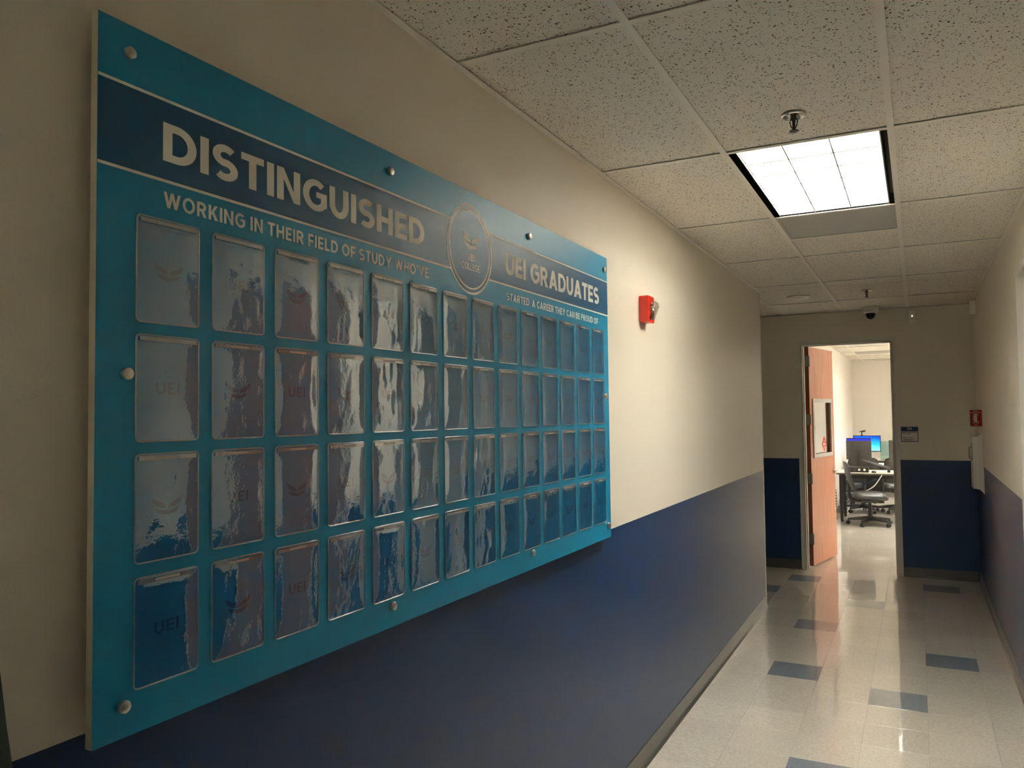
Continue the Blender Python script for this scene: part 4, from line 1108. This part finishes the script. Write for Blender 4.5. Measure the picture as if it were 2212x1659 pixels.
def chair(x, y, rz, label, rot0=0.0):
    """swivel task chair; local +y is the direction a sitter faces"""
    M = Matrix.Translation((x, y, 0)) @ Matrix.Rotation(rz, 4, 'Z')
    t = thing('office_chair', (x, y, 0), label, 'chair', 'black swivel chairs in the classroom')
    # five-star base with castors
    M5 = Matrix.Translation((x, y, 0)) @ Matrix.Rotation(rot0, 4, 'Z')
    for k in range(5):
        a = k * 2*math.pi/5; c, s = math.cos(a), math.sin(a)
        sp = MB(); u = Vector((c, s, 0)); w = Vector((-s, c, 0))
        def sec(r, hw, z0, z1): return [u*r - w*hw + Vector((0,0,z0)), u*r + w*hw + Vector((0,0,z0)), u*r + w*hw*0.7 + Vector((0,0,z1)), u*r - w*hw*0.7 + Vector((0,0,z1))]
        vs = sec(0.02, 0.03, 0.075, 0.135) + sec(0.16, 0.024, 0.072, 0.115) + sec(0.31, 0.016, 0.066, 0.092)
        sp.add(vs, [(0,1,5,4),(1,2,6,5),(2,3,7,6),(3,0,4,7),(4,5,9,8),(5,6,10,9),(6,7,11,10),(7,4,8,11),(0,3,2,1),(8,9,10,11)])
        sp.xform(M5).build('base_spoke', 'black_plastic', t)
        cs_ = MB(); p = u * 0.305
        for sg in (-1, 1):
            cs_.cyl(p + w*(sg*0.008) + Vector((0,0,0.030)), p + w*(sg*0.026) + Vector((0,0,0.030)), 0.030, 0.027, n=16)
        cs_.cyl(p + Vector((0,0,0.03)), p + Vector((0,0,0.075)), 0.008, n=8)
        cs_.xform(M5).build('castor', 'black_plastic', t, smooth=True)
    m = MB(); m.lathe((0, 0, 0.07), (0, 0, 1), [(0.040, 0), (0.042, 0.055), (0.034, 0.075), (0.026, 0.235), (0.020, 0.245), (0.018, 0.30)], n=20)
    m.xform(M).build('gas_column', 'black_plastic', t, smooth=True)
    m = B(-0.10, 0.10, -0.12, 0.11, 0.335, 0.375); m.cyl((0.10, 0.03, 0.35), (0.24, 0.05, 0.345), 0.007, n=8)
    m.box(-0.20, 0.20, -0.02, 0.02, 0.36, 0.385)
    m.xform(M).build('tilt_mechanism', 'black_plastic', t)
    # seat cushion: rounded slab with waterfall front
    nx, ny = 10, 10; vs = []; fs = []
    def seat_pt(i, j, top):
        a = -1 + 2*i/nx; b = -1 + 2*j/ny
        k_ = (abs(a)**5 + abs(b)**5)
        r_ = 1.0 if k_ <= 1 else (1.0 / k_) ** 0.2
        px, py = a * r_ * 0.255, b * r_ * 0.245
        ed = max(0.0, 1 - (max(abs(a), abs(b))) ** 4)
        zz = 0.425 + (0.012 + 0.052*ed**0.5 if top else -0.012 - 0.032*ed**0.4) - (0.035 * max(0, b - 0.35)**1.4) + 0.012*(a*a)*ed
        return (px, py, zz)
    for top in (True, False):
        for j in range(ny+1):
            for i in range(nx+1): vs.append(seat_pt(i, j, top))
    q = (nx+1)*(ny+1)
    for j in range(ny):
        for i in range(nx):
            a = j*(nx+1)+i
            fs.append((a, a+1, a+nx+2, a+nx+1)); fs.append((q+a, q+a+nx+1, q+a+nx+2, q+a+1))
    bd = [i for i in range(nx)] + [j*(nx+1)+nx for j in range(ny)] + [ny*(nx+1)+nx-i for i in range(nx)] + [(ny-j)*(nx+1) for j in range(ny)]
    for k_ in range(len(bd)):
        a, b = bd[k_], bd[(k_+1) % len(bd)]; fs.append((a, q+a, q+b, b))
    m = MB().add(vs, fs); m.xform(M).build('seat', 'black_vinyl', t, smooth=True, angle=70)
    # back: curved shell on an upright
    def back_pt(a, b, off):     # a -1..1 across, b 0..1 up
        hw = 0.235 - 0.03*b**3 - 0.05*(1-b)**3
        zz = 0.52 + 0.40*b
        yy = -0.235 - 0.10*b**1.3 + 0.05*a*a - 0.03*math.sin(math.pi*b) + off
        return (a*hw, yy, zz - 0.035*(abs(a)**4)*(b**3))
    def shell(o0, o1, lim=1.0, nb=10, na=8):
        vs = []; fs = []
        for o_ in (o0, o1):
            for j in range(nb+1):
                for i in range(na+1): vs.append(back_pt((-1+2*i/na)*lim, (1-lim)/2 + lim*j/nb, o_))
        q = (na+1)*(nb+1)
        for j in range(nb):
            for i in range(na):
                a = j*(na+1)+i; fs.append((a, a+1, a+na+2, a+na+1)); fs.append((q+a, q+a+na+1, q+a+na+2, q+a+1))
        bd = [i for i in range(na)] + [j*(na+1)+na for j in range(nb)] + [nb*(na+1)+na-i for i in range(na)] + [(nb-j)*(na+1) for j in range(nb)]
        for k_ in range(len(bd)):
            a, b = bd[k_], bd[(k_+1) % len(bd)]; fs.append((a, q+a, q+b, b))
        return MB().add(vs, fs)
    shell(-0.018, 0.0).xform(M).build('backrest', 'monitor_back', t, smooth=True, angle=60)
    rim_pts = [back_pt(-1 + 2*i/10, 1.0, -0.009) for i in range(11)] + [back_pt(1, 1 - j/10, -0.009) for j in range(1, 11)] + [back_pt(1 - 2*i/10, 0, -0.009) for i in range(1, 11)] + [back_pt(-1, j/10, -0.009) for j in range(1, 10)]
    MB().tube(rim_pts, 0.014, n=8, closed=True).xform(M).build('back_frame', 'black_plastic', t, smooth=True)
    m = MB(); m.tube([(0, -0.10, 0.355), (0, -0.24, 0.36), (0, -0.285, 0.42), (0, -0.285, 0.56), (0, -0.295, 0.66)], 0.026, n=10)
    m.xform(M).build('back_upright', 'black_plastic', t, smooth=True)
    return t
chair(-0.655, 12.87, -math.pi/2 + 0.12, 'black swivel chair nearest the doorway, turned sideways in front of the first desk', 0.62)
chair(-0.84, 14.50, 0.1, 'black swivel chair half hidden behind the first desk, in front of the second desk', 0.3)
chair(-0.33, 14.62, 0.2, 'black swivel chair at the second desk, right of the one behind the dark monitor', 0.55)

def monitor(x, y, w, h, z0, facing, label, scr=None, desk_z=0.748, rz=0.0):
    """facing -1: screen towards the doorway, +1: away from it"""
    M = Matrix.Translation((x, y, 0)) @ Matrix.Rotation(rz, 4, 'Z')
    t = thing('computer_monitor', (x, y, desk_z), label, 'monitor', 'classroom monitors')
    f = facing
    m = MB(); m.box(-w/2, w/2, -0.016, 0.016, z0, z0 + h)
    m.xform(M).build('case', 'monitor_back' if f > 0 else 'black_plastic', t, bevel=0.004)
    m = MB(); m.box(-w*0.3, w*0.3, -0.016*f, -0.034*f, z0 + h*0.18, z0 + h*0.8); m.xform(M).build('rear_bulge', 'black_plastic' if f < 0 else 'monitor_back', t, bevel=0.006)
    m = MB(); m.box(-w/2 + 0.014, w/2 - 0.014, f*0.0162, f*0.0175, z0 + 0.02, z0 + h - 0.014)
    m.xform(M).build('screen', scr or 'dome_black', t)
    m = MB(); m.box(-0.03, 0.03, -f*0.016, -f*0.045, desk_z + 0.012, z0 + h*0.5); m.xform(M).build('stand_neck', 'black_plastic', t)
    m = MB(); m.lathe((0, -f*0.03, desk_z), (0, 0, 1), [(0.105, 0), (0.105, 0.008), (0.09, 0.012), (0.03, 0.014)], n=28); m.xform(M).build('stand_base', 'black_plastic', t, smooth=True)
    if f > 0:
        m = MB(); m.box(-0.014, 0.014, -0.0172, -0.016, z0 + 0.004, z0 + 0.010); m.xform(M).build('badge', 'paper_white', t)
    return t
monitor(-0.828, 13.55, 0.362, 0.292, 0.925, 1, 'dark monitor seen from behind on the first desk')
monitor(-0.13, 13.50, 0.54, 0.335, 0.895, 1, 'dark monitor cut off by the right door jamb on the first desk')
monitor(-0.935, 15.30, 0.40, 0.34, 0.866, -1, 'monitor with deep blue screen showing just above the dark monitor back', 'screen_blue')
monitor(-0.88, 16.80, 0.49, 0.315, 0.895, -1, 'monitor with bright sky blue screen near the back wall', 'screen_sky')
# webcam on the back monitor
t = thing('webcam', (-0.965, 16.8, 1.21), 'small dark webcam clipped on top of the sky blue monitor', 'webcam')
m = B(-0.985, -0.945, 16.785, 16.815, 1.211, 1.221); m.cyl((-0.965, 16.8, 1.221), (-0.965, 16.8, 1.285), 0.010, n=10); m.build('clip', 'black_plastic', t)
m = MB(); m.cyl((-1.01, 16.79, 1.275), (-0.965, 16.8, 1.297), 0.007, n=10); m.cyl((-0.965, 16.79, 1.288), (-0.90, 16.76, 1.30), 0.014, n=12); m.build('camera_head', 'black_plastic', t)

# small desktop computer lying on the first desk under the dark monitor
t = thing('desktop_computer', (-0.80, 13.33, 0.748), 'flat black desktop computer with two white labels under the dark monitor', 'computer')
B(-0.98, -0.68, 13.20, 13.40, 0.748, 0.828).build('case', 'black_plastic', t, bevel=0.003)
m = MB()
for x in (-0.808, -0.735): m.lathe((x, 13.1995, 0.790), (0, -1, 0), [(0.017, 0), (0.017, 0.0012)], n=20)
m.build('round_label', 'paper_white', t)
m = MB(); m.box(-0.875, -0.865, 13.1985, 13.1998, 0.765, 0.812); m.build('port_strip', 'dark_steel', t)
# keyboard leaning against the monitor stand
t = thing('keyboard', (-0.58, 13.38, 0.75), 'black keyboard propped up on its edge across the first desk', 'keyboard')
K0 = Vector((-0.775, 13.36, 0.925)); K1 = Vector((-0.385, 13.30, 0.805)); kd = (K1-K0).normalized()
kn = Vector((0, -0.10, 1.0)); kn = (kn - kd*kn.dot(kd)).normalized(); kb = kd.cross(kn)
def kf(a, b, d): return tuple(K0 + kd*a + kb*b + kn*d)
KL = (K1-K0).length
MB().prism(rc(0, -0.065, KL, 0.065), kf, -0.010, 0.008).build('tray', 'black_plastic', t)
m = MB()
for r in range(5):
    for c in range(16):
        m.prism(rc(0.012 + c*0.0242, -0.056 + r*0.0225, 0.012 + c*0.0242 + 0.020, -0.056 + r*0.0225 + 0.018), kf, 0.008, 0.013)
m.build('keys', 'black_vinyl', t)
# mouse
t = thing('computer_mouse', (-0.605, 13.17, 0.748), 'small black mouse with a pale top beside the desktop computer', 'mouse')
MB().lathe((-0.605, 13.17, 0.748), (0, 0, 1), [(0.034, 0), (0.036, 0.010), (0.030, 0.024), (0.016, 0.033), (0.002, 0.035)], n=20).build('shell', 'black_plastic', t, smooth=True, angle=60)
MB().cyl((-0.605, 13.155, 0.778), (-0.605, 13.17, 0.784), 0.008, n=10).build('scroll_wheel', 'paper_white', t)
# computer below the first desk and the clear divider
t = thing('computer_tower', (-0.62, 13.62, 0.26), 'black computer tower slung in a bracket under the first desk', 'computer')
B(-0.73, -0.50, 13.50, 13.80, 0.262, 0.66).build('case', 'black_plastic', t, bevel=0.004)
B(-0.72, -0.51, 13.495, 13.50, 0.275, 0.65).build('front_panel', 'black_vinyl', t)
m = B(-0.745, -0.485, 13.55, 13.60, 0.255, 0.262); m.box(-0.745, -0.735, 13.55, 13.60, 0.262, 0.7175); m.box(-0.495, -0.485, 13.55, 13.60, 0.262, 0.7175)
m.build('bracket', 'dark_steel', t)
t = thing('desk_divider', (-0.40, 16.62, 0.748), 'clear acrylic divider standing on the farthest desk', 'divider')
B(-0.64, -0.05, 16.60, 16.606, 0.748, 1.11).build('sheet', 'acrylic', t)
m = B(-0.60, -0.54, 16.57, 16.64, 0.748, 0.76); m.box(-0.15, -0.09, 16.57, 16.64, 0.748, 0.76); m.build('foot', 'acrylic', t)
# cables
def cable(pts, r, mat, label=None, parent=None):
    P = [Vector(p) for p in pts]; out = []
    for i in range(len(P) - 1):
        p0 = P[max(i-1, 0)]; p1 = P[i]; p2 = P[i+1]; p3 = P[min(i+2, len(P)-1)]
        for k in range(8):
            u = k / 8
            out.append(0.5*((2*p1) + (p2-p0)*u + (2*p0 - 5*p1 + 4*p2 - p3)*u*u + (-p0 + 3*p1 - 3*p2 + p3)*u**3))
    out.append(P[-1])
    if parent is not None: return MB().tube(out, r, n=8).build('strand', mat, parent, smooth=True)
    return tag(MB().tube(out, r, n=8).build('cable', mat, smooth=True), label, 'cable', 'loose cables at the first desk')
cable([(-0.49, 13.092, 0.725), (-0.53, 13.09, 0.66), (-0.60, 13.09, 0.56), (-0.70, 13.085, 0.49), (-0.80, 13.085, 0.46), (-1.0, 13.085, 0.44)], 0.007, 'cable_white', 'thick white cable looping down behind the chair from the first desk')
t = thing('cable_bundle', (-0.78, 13.26, 0.40), 'bundle of dark blue cables slung under the first desk', 'cable')
for k in range(4):
    cable([(-0.52, 13.20 + 0.02*k, 0.70), (-0.66, 13.22, 0.62 - 0.01*k), (-0.85, 13.22, 0.55 - 0.018*k), (-1.0, 13.22, 0.47 - 0.02*k)], 0.0045, 'cable_blue', parent=t)
t = thing('cable_bundle', (-0.99, 13.25, 0.24), 'black and pale cables hanging beside the left leg of the first desk', 'cable')
for k in range(3):
    cable([(-1.01 + 0.02*k, 13.27, 0.71), (-0.97 + 0.015*k, 13.26, 0.60), (-1.01 + 0.02*k, 13.26, 0.50), (-0.98 + 0.02*k, 13.28, 0.38), (-1.0, 13.32, 0.30 - 0.02*k)], 0.005, 'cable_white' if k == 1 else 'black_plastic', parent=t)
t = tag(MB().tube([(-1.150 + 0.014*math.cos(a*0.8), 13.12 + 0.02*math.sin(a*0.8), 0.22 + 0.0055*a) for a in range(0, 48)], 0.007, n=8).build('cable', 'cable_blue', smooth=True), 'bundle of coiled blue cable on the left leg of the first desk', 'cable', 'loose cables at the first desk')
# power adapter on the first desk by the right monitor
tag(B(-0.425, -0.385, 13.30, 13.36, 0.748, 0.83).build('power_adapter', 'black_plastic', bevel=0.004), 'black adapter block below the right hand monitor on the first desk', 'adapter')
